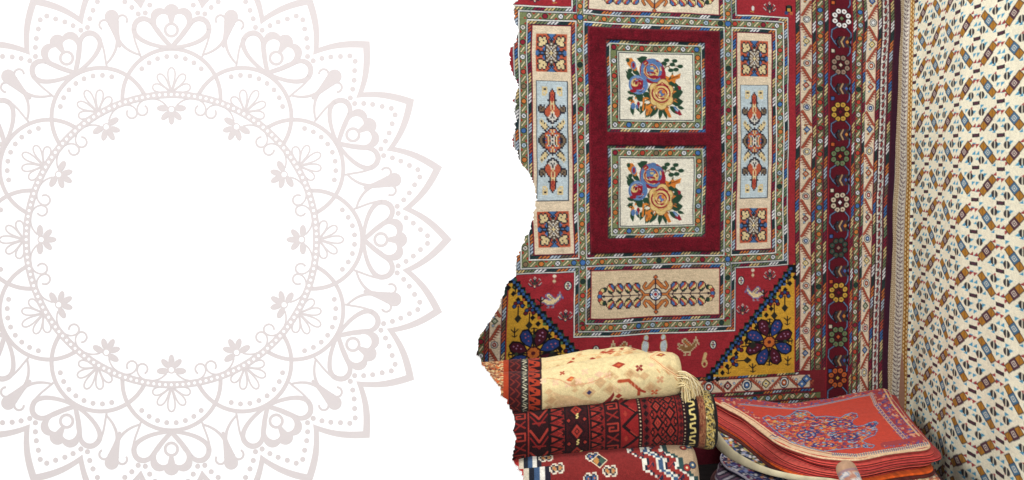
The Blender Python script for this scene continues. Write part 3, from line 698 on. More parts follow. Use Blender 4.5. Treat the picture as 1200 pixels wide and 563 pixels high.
cc = X / 28.; kr = Y / 38.
cu = np.array([-.75, .42, 1, 2, 3, 4, 5, 6, 7, 8])
top = np.interp(cc, cu, [1053.5, 1071, 1080.6, 1097, 1112, 1132, 1158, 1188, 1223, 1262]); bot = np.interp(cc, cu, [1043.5, 1065.5, 1073.5, 1090, 1106.5, 1125, 1156, 1188, 1225, 1268])
ker = np.ones(13) / 13.
sm = lambda v: np.convolve(np.pad(v, 6, 'reflect', reflect_type='odd'), ker, 'valid')
top, bot = sm(top), sm(bot)
nh = -114 + 31.33 * kr                                    # heights in survey units at the far edge
t = np.clip((nh + 110) / 278., -.3, 2.0)[:, None]
PX = top[None] * (1 - t) + bot[None] * t
S = np.interp(PX, [1030, 1056, 1070, 1090, 1107, 1125, 1157, 1190, 1230, 1280], [.985, .99, 1.0, 1.05, 1.103, 1.165, 1.23, 1.318, 1.43, 1.56])
S = np.apply_along_axis(sm, 1, S)
# a soft fold that deepens towards the floor
fold = 2.2 * np.exp(-((cc[None] - 3.45) / .35) ** 2) * np.clip((nh[:, None] - 120) / 200., 0, 1)
PX = PX - fold
PY = 165 + nh[:, None] * S
D2 = 4.2 / S + .012 * smooth_noise(len(Y), len(X), 5, 9, 21) + .03 * np.sin(cc[None] * 1.9 + .6) * np.clip((nh[:, None] + 100) / 400, .15, 1) - .02 * (fold / 2.2)
PX = PX + .5 * smooth_noise(len(Y), len(X), 12, 6, 22)
Pc = P(PX, PY, D2); ch = np.tile((X < 11.5)[None, :-1], (len(Y) - 1, 1))
cloth = grid_object('patterned_cloth', Pc, Cc * np.array([.985, .995, 1.0]), COTTON, back=(.012, .004, 0), sel=~ch, gain=.97)
grid_object('chain_border', Pc, Cc, COTTON, cloth, sel=ch)
tag(cloth, 'tall cream hanging cloth printed with gold, blue and maroon lozenges and a chain border', 'cloth')

# ------------------------------------------------------------------ rolled rugs at the lower left
def noise1(n, seed, cells): return smooth_noise(2, n, 1, cells, seed)[0]
def roll(name, cv, xs, yc, rr, dep, mat, parent=None, fl=1.0, bump=.0, k=2, knot=.05, seed=1, endr=4, floor_ext=None, split=None):
    """rolled rug lying along x; the canvas' y is the arc round it in survey units (0 faces the viewer, minus is up)"""
    Cc, X, Y = cv.out(k, knot, seed)
    X = X; a = Y
    yC = np.interp(X, xs, yc); R = np.interp(X, xs, rr); D = np.interp(X, xs, dep)
    ends = np.minimum(X - X[0], X[-1] - X); R = R * np.clip(.80 + .20 * np.sqrt(np.clip(ends / endr, 0, 1)), 0, 1)
    Rm = (cv.y1 - cv.y0) / (2 * pi)
    th = -a / Rm                                           # angle, 0 front, pi/2 top
    wob = 1 + .018 * smooth_noise(len(Y), len(X), 8, 14, seed + 40)
    T = th[:, None]
    depth = D[None] - R[None] * np.cos(T) * D[None] / F * fl * wob
    hz = np.sin(T); 
    if floor_ext: hz = np.where(hz < 0, hz * floor_ext, hz)
    z = CAMZ + (HY - yC[None]) * D[None] / F + R[None] * hz * D[None] / F * wob
    x = (X[None] - CX) * D[None] / F + 0 * z
    Pt = np.stack([x, depth, z], -1)
    # close both ends with discs drawn in towards the centre
    cen = Pt.mean(0); ring = []
    L = Pt[:, :1]; Rr = Pt[:, -1:]
    left = [cen[0] + (L - cen[0]) * f for f in (.02, .35, .7, .93)]; right = [cen[-1] + (Rr - cen[-1]) * f for f in (.93, .7, .35, .02)]
    cl = Cc[:, :1]; cr = Cc[:, -1:]
    Pt = np.concatenate(left + [Pt] + right, 1); Cc = np.concatenate([cl * .8] * 4 + [Cc] + [cr * .8] * 4, 1)
    if split:
        m = np.zeros((Pt.shape[0], Pt.shape[1] - 1), bool); m[:, int(np.searchsorted(X, split[0])) + 4:] = True
        o = grid_object(name, Pt, Cc, mat, parent, closed=True, sel=~m); grid_object(split[1], Pt, Cc, mat, o, closed=True, sel=m); return o
    return grid_object(name, Pt, Cc, mat, parent, closed=True)

def empty(name, loc):
    o = bpy.data.objects.new(name, None); scn.collection.objects.link(o); o.location = loc; o.empty_display_size = .1
    return o
def reparent(child, root):
    child.parent = root; child.matrix_parent_inverse.identity(); child.location = -root.location
    return child

def end_bands(c, y0, y1, x=0):
    """dark, white and orange woven bands at the left end of the cream rug"""
    r = random.Random(4)
    c.rect(500, y0, 592, y1, (150, 104, 72))
    for _ in range(1500):
        a, b = r.uniform(540, 592), r.uniform(y0, y1); c.dia(a, b, r.uniform(.8, 2.4), r.uniform(.8, 1.8), r.choice([(196, 90, 40), (206, 160, 110), (90, 50, 40), (214, 190, 140), (150, 60, 36)]))
    c.rect(590, y0, 597, y1, (158, 58, 30)); c.rect(596, y0, 611, y1, (58, 22, 26)); c.rect(610.5, y0, 619, y1, (44, 40, 38)); c.rect(619, y0, 632.5, y1, (162, 56, 34)); c.rect(632.3, y0, 634.2, y1, (40, 20, 24))
    y = y0
    while y < y1:
        for wd, k in ((1.7, (112, 40, 34)),): c.line([(598, y), (603, y + 5), (598.5, y + 9)], wd, k); c.line([(604, y + 2), (609, y + 8), (606, y + 12)], wd, k)
        c.line([(612, y), (617, y + 2.5), (613, y + 5)], 1.1, (206, 200, 170)); c.line([(612, y + 6), (618, y + 9)], 1.0, (150, 150, 130)); c.line([(613, y + 9), (616, y + 11)], 1.3, (196, 190, 160))
        c.poly([(620, y), (632.5, y - 1), (632.5, y + 5), (625, y + 1)], (34, 16, 22)); c.poly([(620, y + 5), (627, y + 9), (620, y + 10)], (34, 16, 22)); c.disc(626.5, y + 5.6, 1.3, (34, 16, 22))
        y += 12

# cream rug
yC = 448.
def paint_cream(seed=0, y0=-88, y1=88):
    c = Cv(548, y0, 796, y1, 3, (220, 200, 150))
    end_bands(c, y0, y1)
    pk = (222, 184, 150); tn = (204, 168, 122); rd = (160, 60, 42); dr = (134, 44, 40); og = (196, 92, 54)
    def T(x, y):                                            # survey row -> arc
        q = (y - yC) / 28.5 + (-.10 + (x - 700) * .0009); return x, 28.0 * math.asin(max(-1, min(1, q)))
    def star(x, y, k, s=2.2):
        x, y = T(x, y)
        for dx, dy in ((-1, -1), (1, -1), (-1, 1), (1, 1)): c.dia(x + dx * s, y + dy * s, s * .95, s * .95, k)
        c.dia(x, y, s * .8, s * .8, k)
    def dd(x, y, rx, ry, k, k2=None):
        x, y = T(x, y); c.dia(x, y, rx, ry, k)
        if k2: c.dia(x, y, rx * .4, ry * .4, k2)
    dd(688, 457, 14, 7, tn) if False else None
    c.poly([T(*p) for p in ((640, 450), (648, 446), (656, 451), (668, 454), (680, 461), (696, 465), (702, 469), (694, 474), (680, 472), (672, 475), (660, 468), (650, 466))], (212, 178, 132))
    for x in range(650, 692, 5): c.line([T(x, 458 + (x - 650) * .3), T(x + 2, 463 + (x - 650) * .3)], 1.0, pk)
    for x, y, rx, ry, k, k2 in ((642, 445, 5, 4, tn, None), (642, 465, 5, 4, (186, 150, 110), None), (688, 453, 8, 7, tn, (60, 56, 90)), (668, 435, 6, 4, og, (220, 150, 80)), (672, 448, 4, 3, tn, None), (701, 443, 7, 7, tn, None),
                (700, 434, 6, 4, pk, None), (723, 427, 8, 5, rd, og), (751, 441, 6, 5, tn, None), (773, 422, 6, 4, rd, (220, 180, 90)), (722, 462, 4, 4, rd, None), (702, 477, 4, 3, dr, None), (760, 430, 4, 3, pk, None)): dd(x, y, rx, ry, k, k2)
    for x, y, rx in ((712, 452, 9), (650, 458, 9), (735, 437, 8), (758, 456, 9), (780, 436, 8), (690, 472, 10), (672, 440, 8), (645, 456, 9), (728, 470, 8), (712, 436, 7)):
        dd(x, y, rx, rx * .9, (206, 176, 128)); dd(x, y, rx * .6, rx * .55, (190, 152, 108)); dd(x + rx, y + 3, rx * .5, rx * .4, (202, 168, 124))
    star(746, 432, dr); star(769, 447, (206, 150, 110)); star(763, 463, og); star(722, 470, dr, 3.2); star(658, 428, rd, 1.6); star(684, 430, pk)
    for wd, k in ((3.4, tn), (2.0, (170, 74, 46))):
        c.line([T(722, 444), T(733, 444), T(745, 456), T(745, 464)], wd + 1.4, k)
    for x in range(716, 745, 4): c.line([T(x, 448), T(x, 456)], .9, pk)
    c.line([T(744, 456), T(752, 461)], 3, rd)
    for wd, k in ((4.2, (214, 170, 128)), (2.6, (236, 214, 160)), (1.0, (196, 120, 80))): c.line([T(760, 423), T(774, 434), T(796, 447)], wd, k); c.line([T(760, 423), T(772, 414), T(790, 418)], wd, k)
    for x, y in ((766, 430), (776, 432), (786, 440)): c.line([T(x, y + 5), T(x + 3, y + 9)], 1.2, (206, 150, 100))
    # dark red sweeping branch
    for p in ([(690, 482), (697, 476), (703, 470), (712, 462), (716, 456), (717, 460), (713, 470), (704, 480), (697, 484)],): c.poly([T(*q) for q in p], dr)
    for x, y in ((636, 432), (650, 436), (664, 440), (676, 438), (690, 440), (710, 436)): star(x, y, pk, 2.0)
    c.line([T(640, 430), T(655, 434), T(668, 442), T(690, 442), T(712, 436)], 1.0, (206, 150, 110))
    # the unseen far side repeats the scatter
    r = random.Random(seed + 3)
    for _ in range(60):
        x, a = r.uniform(640, 792), r.choice([r.uniform(y0, -46), r.uniform(46, y1)]); k = r.choice([tn, pk, rd, og]); c.dia(x, a, r.uniform(3, 7), r.uniform(2, 5), k)
    g = r.random
    return c
root = empty('rolled_cream_rug', P(700, 478, 3.45).tolist())
xs = [548, 600, 632, 690, 760, 775, 796]
o = roll('rug_body', paint_cream(), xs, [463, 462, 460.5, 450, 440.5, 439, 439], [24, 25.5, 25.5, 27.5, 27, 27, 24], [3.42] * 7, PILE, None, knot=.035, seed=11, endr=7)
reparent(o, root)
def paint_flap():
    c = Cv(552, -62, 768, 62, 3, (218, 198, 148)); end_bands(c, -62, 62)
    rd = (168, 70, 46); tn = (204, 160, 112)
    for x, a, rx, ry, k in ((650, -8, 6, 3, tn), (668, -14, 5, 3, rd), (690, -10, 8, 3, (150, 56, 40)), (700, -16, 4, 3, tn), (714, -22, 7, 4, rd), (722, -16, 5, 4, tn), (736, -18, 8, 3.5, tn), (728, -26, 3, 3, rd), (748, -16, 4, 3, tn), (706, -24, 4, 3, rd), (742, -28, 4, 3, rd), (678, -24, 4, 3, tn)):
        c.dia(x, a, rx, ry, k); c.dia(x + 3, a - 5, rx * .5, ry * .6, k)
    c.line([(640, -12), (680, -8), (720, -10), (764, -14)], 1.4, (206, 150, 110)); c.line([(640, -22), (700, -20), (760, -24)], 1.0, (214, 170, 120))
    return c
o = roll('inner_fold', paint_flap(), [552, 600, 640, 690, 735, 755, 768], [444, 441, 439, 431, 425, 427, 430], [18, 19, 19, 20, 18.5, 15, 10], [3.56] * 7, PILE, None, knot=.035, seed=13, endr=10)
reparent(o, root)
tag(root, 'pale cream rug with tan and rust motifs, rolled and lying on top of the pile', 'rug', 'rolled rugs piled at the lower left')

def strands(name, paths, rad, mat, parent, cols=None):
    V, Fc, Cl = [], [], []
    for pi_, pts in enumerate(paths):
        pts = np.array(pts, float); n = len(pts); col = cols[pi_ % len(cols)]
        for i, p in enumerate(pts):
            tng = pts[min(i + 1, n - 1)] - pts[max(i - 1, 0)]; tng /= np.linalg.norm(tng) + 1e-9
            u = np.cross(tng, (0, 1, .3)); u /= np.linalg.norm(u) + 1e-9; v = np.cross(tng, u)
            for q in range(5): a = q * 2 * pi / 5; V.append(p + rad * (cos(a) * u + sin(a) * v)); Cl.append(col)
        b = len(V) - n * 5
        for i in range(n - 1):
            for q in range(5): Fc.append((b + i * 5 + q, b + i * 5 + (q + 1) % 5, b + (i + 1) * 5 + (q + 1) % 5, b + (i + 1) * 5 + q))
    me = bpy.data.meshes.new(name); me.from_pydata([tuple(v) for v in V], [], Fc)
    at = me.color_attributes.new('Col', 'FLOAT_COLOR', 'POINT')
    for i, k in enumerate(Cl): at.data[i].color = (*lin(H(*k)), 1)
    for p in me.polygons: p.use_smooth = True
    me.materials.append(mat); return link(name, me, parent)
def bez(p0, p1, p2, p3, n=10):
    t = np.linspace(0, 1, n)[:, None]; p0, p1, p2, p3 = map(np.array, (p0, p1, p2, p3))
    return (1 - t) ** 3 * p0 + 3 * (1 - t) ** 2 * t * p1 + 3 * (1 - t) * t * t * p2 + t ** 3 * p3
r = random.Random(9); paths = []
for i in range(64):
    f = i / 63.; sx, sy = 789 + 5 * f + r.uniform(-2, 2), 436 + 20 * r.random(); ex, ey = 803 + 20 * f + r.uniform(-5, 5), 480 - 6 * f + r.uniform(-16, 6)
    d = 3.37 - .05 * r.random()
    paths.append(bez(P(sx, sy, d + .02), P(sx + 14 + r.uniform(-2, 4), sy - 3 + r.uniform(-4, 3), d - .02), P(ex - 2, ey - 26 + r.uniform(-4, 6), d - .035), P(ex, ey, 3.295 + .05 * abs(f - .2) + .02 * r.random())))
o = strands('fringe', paths, .0014, COTTON, None, [(226, 208, 160), (206, 184, 132), (236, 222, 184)]); reparent(o, root)

# dark red tribal rug
def paint_tribal():
    c = Cv(560, -92, 836, 92, 3, (116, 30, 28))
    bk = (26, 10, 14); rd = (128, 34, 30); lr = (150, 50, 40); wh = (196, 176, 140)
    def ln(p, w_, k=bk): c.line(p, w_, k)
    def tri_band(x, wd):
        y = -92; i = 0
        while y < 92:
            c.poly([(x, y), (x + wd, y + 6), (x, y + 12)], bk); c.poly([(x + 2, y + 3), (x + wd * .6, y + 6), (x + 2, y + 9)], lr); c.dia(x + wd - 1.5, y, 3, 4, (40, 12, 16)); c.line([(x + wd * .55, y - 3), (x + wd - 2, y), (x + wd * .55, y + 3)], .9, lr); y += 12
    def hook_band(x, wd):
        c.rect(x, -92, x + wd, 92, (44, 14, 18)); y = -92
        while y < 92:
            m = x + wd / 2
            ln([(x + 3, y + 2), (x + wd - 3, y + 2), (x + wd - 3, y + 10), (x + 5, y + 10), (x + 5, y + 6), (m + 1, y + 6)], 1.9, lr)
            ln([(x + 3, y + 15), (x + wd - 3, y + 22)], 2.2, rd); ln([(x + wd - 3, y + 14), (x + 3, y + 24)], 1.6, rd); y += 26
    def lattice(x, wd, k1=bk, pit=30, o=0):
        y = -92 + o; m = x + wd / 2
        while y < 110:
            for s_ in (1, .62, .3): c.dia(m, y, wd * .48 * s_, pit * .5 * s_, k1 if s_ != .62 else lr)
            c.dia(m, y, wd * .09, 2.5, lr)
            for sx in (-1, 1): c.dia(m + sx * wd * .42, y + pit / 2, wd * .2, 5, k1); c.dia(m + sx * wd * .42, y + pit / 2, wd * .1, 2.4, lr)
            for sx in (-1, 1): 
                for sy in (-1, 1): ln([(m + sx * wd * .3, y + sy * pit * .28), (m + sx * wd * .42, y + sy * pit * .28)], 1.6, k1)
            y += pit
    hook_band(560, 20); tri_band(582, 16); hook_band(600, 18)
    c.rect(619, -92, 642, 92, (38, 12, 16)); y = -92
    while y < 92:
        ln([(621, y), (631, y + 13), (641, y)], 2.6, lr); ln([(621, y + 8), (631, y + 21), (641, y + 8)], 1.8, (120, 26, 26)); ln([(624, y + 18), (638, y + 18)], 1.8, rd); y += 26
    c.rect(618.4, -92, 619.6, 92, lr); c.rect(641.5, -92, 643, 92, bk)
    tri_band(643, 17); c.rect(660, -92, 662, 92, bk); c.rect(662, -92, 686, 92, (52, 14, 18)); lattice(663, 22, (34, 10, 16), 26, 6)
    for y in (-66, -26, 4, 20, 44): c.sprite([".yy", "yy.", ".yy", "yy."], {'y': (206, 190, 120)}, 671 + (y % 3) * 4, y, 1.2, 1.6)
    c.rect(686, -92, 688, 92, bk); tri_band(689, 15); hook_band(706, 18)
    c.rect(725, -92, 745, 92, (130, 28, 28)); y = -92
    while y < 92: ln([(727, y), (743, y + 14), (727, y + 28)], 3.4, (30, 12, 16)); ln([(735, y + 6), (742, y + 12)], 1.6, lr); c.dia(730, y + 14, 2.6, 4, lr); y += 28
    for x in (746.5, 797):
        c.rect(x - 2.2, -92, x + 2.4, 92, (34, 12, 16)); y = -92
        while y < 92: c.rect(x - .7, y, x + .8, y + 1.6, wh); y += 4.2
    c.rect(750, -92, 757, 92, (96, 24, 26)); y = -92
    while y < 92: c.dia(753.5, y, 3, 4, bk); y += 9
    c.rect(758, -92, 788, 92, (128, 36, 31)); lattice(759, 14, (24, 10, 14), 20, 4); lattice(773.5, 14, (24, 10, 14), 20, 14)
    c.rect(788, -92, 789.4, 92, bk); y = -92
    while y < 92: c.dia(792.5, y, 2.8, 3.6, (60, 16, 20)); y += 8
    # end bands
    c.rect(799.5, -92, 811.5, 92, (20, 18, 20)); y = -92
    while y < 92:
        ln([(808, y), (803, y + 1), (803, y + 5), (808, y + 6), (808.5, y + 10), (803.5, y + 11)], 2.0, (212, 192, 120)); y += 14.5
    c.rect(811.5, -92, 813, 92, bk); c.rect(813, -92, 820.5, 92, (132, 84, 56)); r = random.Random(3)
    for _ in range(420): c.rect(x0 := r.uniform(813, 819.5), y0 := r.uniform(-92, 90), x0 + .8, y0 + 2.6, r.choice([(96, 50, 38), (160, 110, 76), (120, 60, 44)]))
    c.rect(820.5, -92, 831.5, 92, (104, 92, 62))
    for _ in range(1100): c.rect(x0 := r.uniform(820.5, 830.8), y0 := r.uniform(-92, 90), x0 + .9, y0 + 2.0, r.choice([(30, 28, 26), (196, 170, 96), (60, 56, 44), (212, 196, 140)]))
    y = -92
    while y < 92: ln([(822, y), (829, y + 4), (822, y + 8)], 1.6, (186, 158, 84)); y += 10
    c.rect(831, -92, 836, 92, (16, 14, 16))
    return c
tr = roll('rolled_tribal_rug', paint_tribal(), [560, 600, 640, 720, 798, 812, 826, 836], [513, 512, 508, 499, 491.5, 491, 491.5, 492], [28, 29, 29.5, 29.5, 29.5, 31.5, 33, 32], [3.36] * 8, PILE, None, knot=.05, seed=15, endr=4, split=(799, 'end_border'))
tag(tr, 'dark red and black tribal rug, rolled, yellow hook border at its right end', 'rug', 'rolled rugs piled at the lower left')

# bottom rug
def paint_zig():
    c = Cv(570, -110, 814, 110, 3, (124, 38, 36))
    def base(X, Y):
        q = 2.6; Ys = np.floor(Y / q) * q; Xs = np.floor(X / q) * q
        return Xs - 722 - (Ys + 58) * .72 - np.abs(((Ys + 200) % 20.8) - 10.4) * .9
    wid = [(0, (220, 216, 200)), (3.4, (36, 40, 56)), (6, (140, 44, 40)), (15, (220, 216, 200)), (18.4, (62, 88, 120)), (23, (220, 216, 200)), (26.5, (36, 40, 56)), (29, (140, 44, 40)), (37, (220, 216, 200)), (40.6, (44, 70, 70)), (46, (176, 150, 120))]
    for w0, k in wid: c.put((640, -110, 814, 110), lambda X, Y: base(X, Y) >= w0, k)
    for y in range(-104, 110, 13):                          # latch hooks between the steps
        for o in (9, 33): 
            x = 722 + (y + 58) * .72 + o + 3; c.line([(x - 2, y + 3), (x + 3, y - 3), (x + 4, y + 1)], 2.2, (40, 40, 60)); c.line([(x - 2, y + 2.4), (x + 3, y - 3.2)], 1.2, (176, 56, 46))
    r = random.Random(5)
    for y in range(-104, 110, 26):
        for x, k in ((799, (160, 50, 44)), (806, (60, 84, 110))):
            c.disc(x, y + (x % 5), 4.4, (60, 44, 50)); c.disc(x, y + (x % 5), 3.5, k); c.disc(x, y + (x % 5), 1.4, (226, 206, 160))
    # left: concentric angular frames
    for y in range(-100, 130, 46):
        for x, s in ((612, 1), (600, 1)):
            pass
    for i, k in enumerate([(36, 34, 46), (226, 222, 210), (60, 84, 116), (30, 34, 44), (200, 190, 170), (170, 44, 40)]):
        x = 634 - i * 5.2; c.rect(570, -110, x, 110, k)
        y = -110 + i * 0
        while y < 110: c.rect(x - 1, y, x + 5 + (5 - i), y + 18, k); y += 38
    for x, y, s in ((678, -62, 1), (712, -22, 1), (676, -2, 1), (640, -46, 1), (660, -58, 1), (652, -30, 1), (664, -8, 1), (694, -40, 1), (690, -16, 1), (660, 30, 1), (694, 40, 1)):
        c.sprite(["..www.www..", ".wnnwwnnw.", "wnbbnnbbnw", "wnbybnbybw", "wwnbbnbbnw", ".wnnwwnnww", "..www.www."], {'w': (216, 206, 184), 'n': (44, 40, 56), 'b': ((176, 140, 96), (64, 96, 140))[int(x) // 2 % 2], 'y': (206, 110, 60)}, x, y, 1.7, 1.7)
    c.dia(700, -34, 10, 9, (226, 206, 170)); c.dia(700, -34, 8.5, 7.5, (40, 46, 60)); c.dia(697, -34, 4, 5, (186, 130, 70)); c.dia(703, -34, 4, 5, (60, 84, 70))
    return c
zr = roll('rolled_zigzag_rug', paint_zig(), [570, 620, 700, 780, 814], [576, 572, 563, 559, 558], [38, 38, 38, 38, 36], [3.30] * 5, PILE, None, knot=.05, seed=17, endr=6, floor_ext=1.05)
tag(zr, 'red rug with white stepped zigzags, rolled at the bottom of the pile', 'rug', 'rolled rugs piled at the lower left')

# ------------------------------------------------------------------ folded rugs on the right
def catmull(pts, n):
    p = np.array(pts, float); m = len(p); out = []
    for i in range(m):
        p0, p1, p2, p3 = p[i - 1], p[i], p[(i + 1) % m], p[(i + 2) % m]
        for t in np.linspace(0, 1, n, endpoint=False):
            out.append(.5 * ((2 * p1) + (p2 - p0) * t + (2 * p0 - 5 * p1 + 4 * p2 - p3) * t * t + (3 * p1 - p0 - 3 * p2 + p3) * t ** 3))
    return np.array(out)
def slab(name, outline, z, th, paint, mat, rings=60, per=14, center=None, wave=.003, seed=0, sidecol=None, parent=None, gain=1.0, folds=1):
    """folded textile: top sheet, rounded edge, underside.  outline in world x,y; paint(px,py)->colour of the top as surveyed"""
    o = catmull(outline, per); n = len(o); c0 = np.array(center) if center is not None else o.mean(0)
    fr = np.linspace(.01, 1, rings) ** .9; rows_, cols_ = [], []
    rn = np.random.default_rng(seed); ph = rn.uniform(0, 6, 6)
    def zz(x, y): return z + wave * (np.sin(x * 7 + ph[0]) + np.sin(y * 9 + ph[1]) + .6 * np.sin(x * 17 + y * 12 + ph[2]) + .4 * np.sin(x * 31 - y * 23 + ph[3]))
    for f in fr:
        q = c0 + (o - c0) * f; h = zz(q[:, 0], q[:, 1]) - th * .18 * np.clip((f - .9) / .1, 0, 1) ** 2
        rows_.append(np.c_[q, h])
    top = np.array(rows_); pr_x = CX + top[..., 0] / top[..., 1] * F; pr_y = HY - (top[..., 2] - CAMZ) / top[..., 1] * F
    ct = paint(pr_x, pr_y)
    tng = np.roll(o, -1, 0) - np.roll(o, 1, 0); nm = np.c_[tng[:, 1], -tng[:, 0]]; nm /= np.linalg.norm(nm, axis=1)[:, None] + 1e-9
    area_ = .5 * np.sum(o[:, 0] * np.roll(o[:, 1], -1) - np.roll(o[:, 0], -1) * o[:, 1])
    if area_ < 0: nm = -nm
    zt = rows_[-1][:, 2]; er, ec = [], []
    for j, a in enumerate(np.linspace(0, pi, 8 * folds + 1)[1:]):
        out_ = abs(sin(a * folds)) ** .8 * th * .5 / folds + (folds > 1) * .001 * sin(a * 2.3 + seed + ph[4]); f = (1 - cos(a)) / 2 if folds == 1 else a / pi; er.append(np.c_[o + nm * out_, zt - th * f])
        k = sidecol(f) if sidecol else None
        if k is None: ec.append(ct[-1])
        else: ec.append(np.tile(k, (n, 1)) * (1 + .05 * rn.normal(size=(n, 1))))
    base = er[-1]; er.append(np.c_[c0 + (o - c0) * .5, base[:, 2]]); ec.append(ec[-1]); er.append(np.c_[c0 + (o - c0) * .01, base[:, 2]]); ec.append(ec[-1])
    Pt = np.concatenate([top, np.array(er)], 0); Cl = np.concatenate([ct, np.array(ec)], 0)
    Pt = np.concatenate([Pt, Pt[:, :1]], 1); Cl = np.concatenate([Cl, Cl[:, :1]], 1)
    if area_ > 0: Pt = Pt[:, ::-1]; Cl = Cl[:, ::-1]
    return grid_object(name, Pt, np.clip(Cl, 0, 1), mat, parent)
def outline_px(pts, z): return on_z([p[0] for p in pts], [p[1] for p in pts], z)[:, :2]
def sampler(cv):
    def f(px, py):
        j = np.clip(((px - cv.x0) * cv.s).astype(int), 0, cv.w - 1); i = np.clip(((py - cv.y0) * cv.s).astype(int), 0, cv.h - 1)
        return cv.a[i, j]
    return f
def speckle(cv, mask, n, pal, rx=(1, 3), ry=(.6, 1.6), seed=0, box=None):
    r = random.Random(seed); b = box
    for _ in range(n):
        x, y = r.uniform(b[0], b[2]), r.uniform(b[1], b[3])
        if not mask(x, y): continue
        k = r.choice(pal); t = r.random()
        if t < .5: cv.ell(x, y, r.uniform(*rx), r.uniform(*ry), k)
        elif t < .8: cv.line([(x - r.uniform(1, 3), y - r.uniform(-1, 1)), (x, y), (x + r.uniform(1, 3), y + r.uniform(-1.4, 1.4))], .7, k)
        else: cv.ell(x, y, r.uniform(*rx), r.uniform(*ry), k, rin=.55)
def in_poly(p):
    def f(x, y):
        m = False
        for i in range(len(p)):
            (xa, ya), (xb, yb) = p[i - 1], p[i]
            if (ya > y) != (yb > y) and x < (xb - xa) * (y - ya) / (yb - ya) + xa: m = not m
        return m
    return f

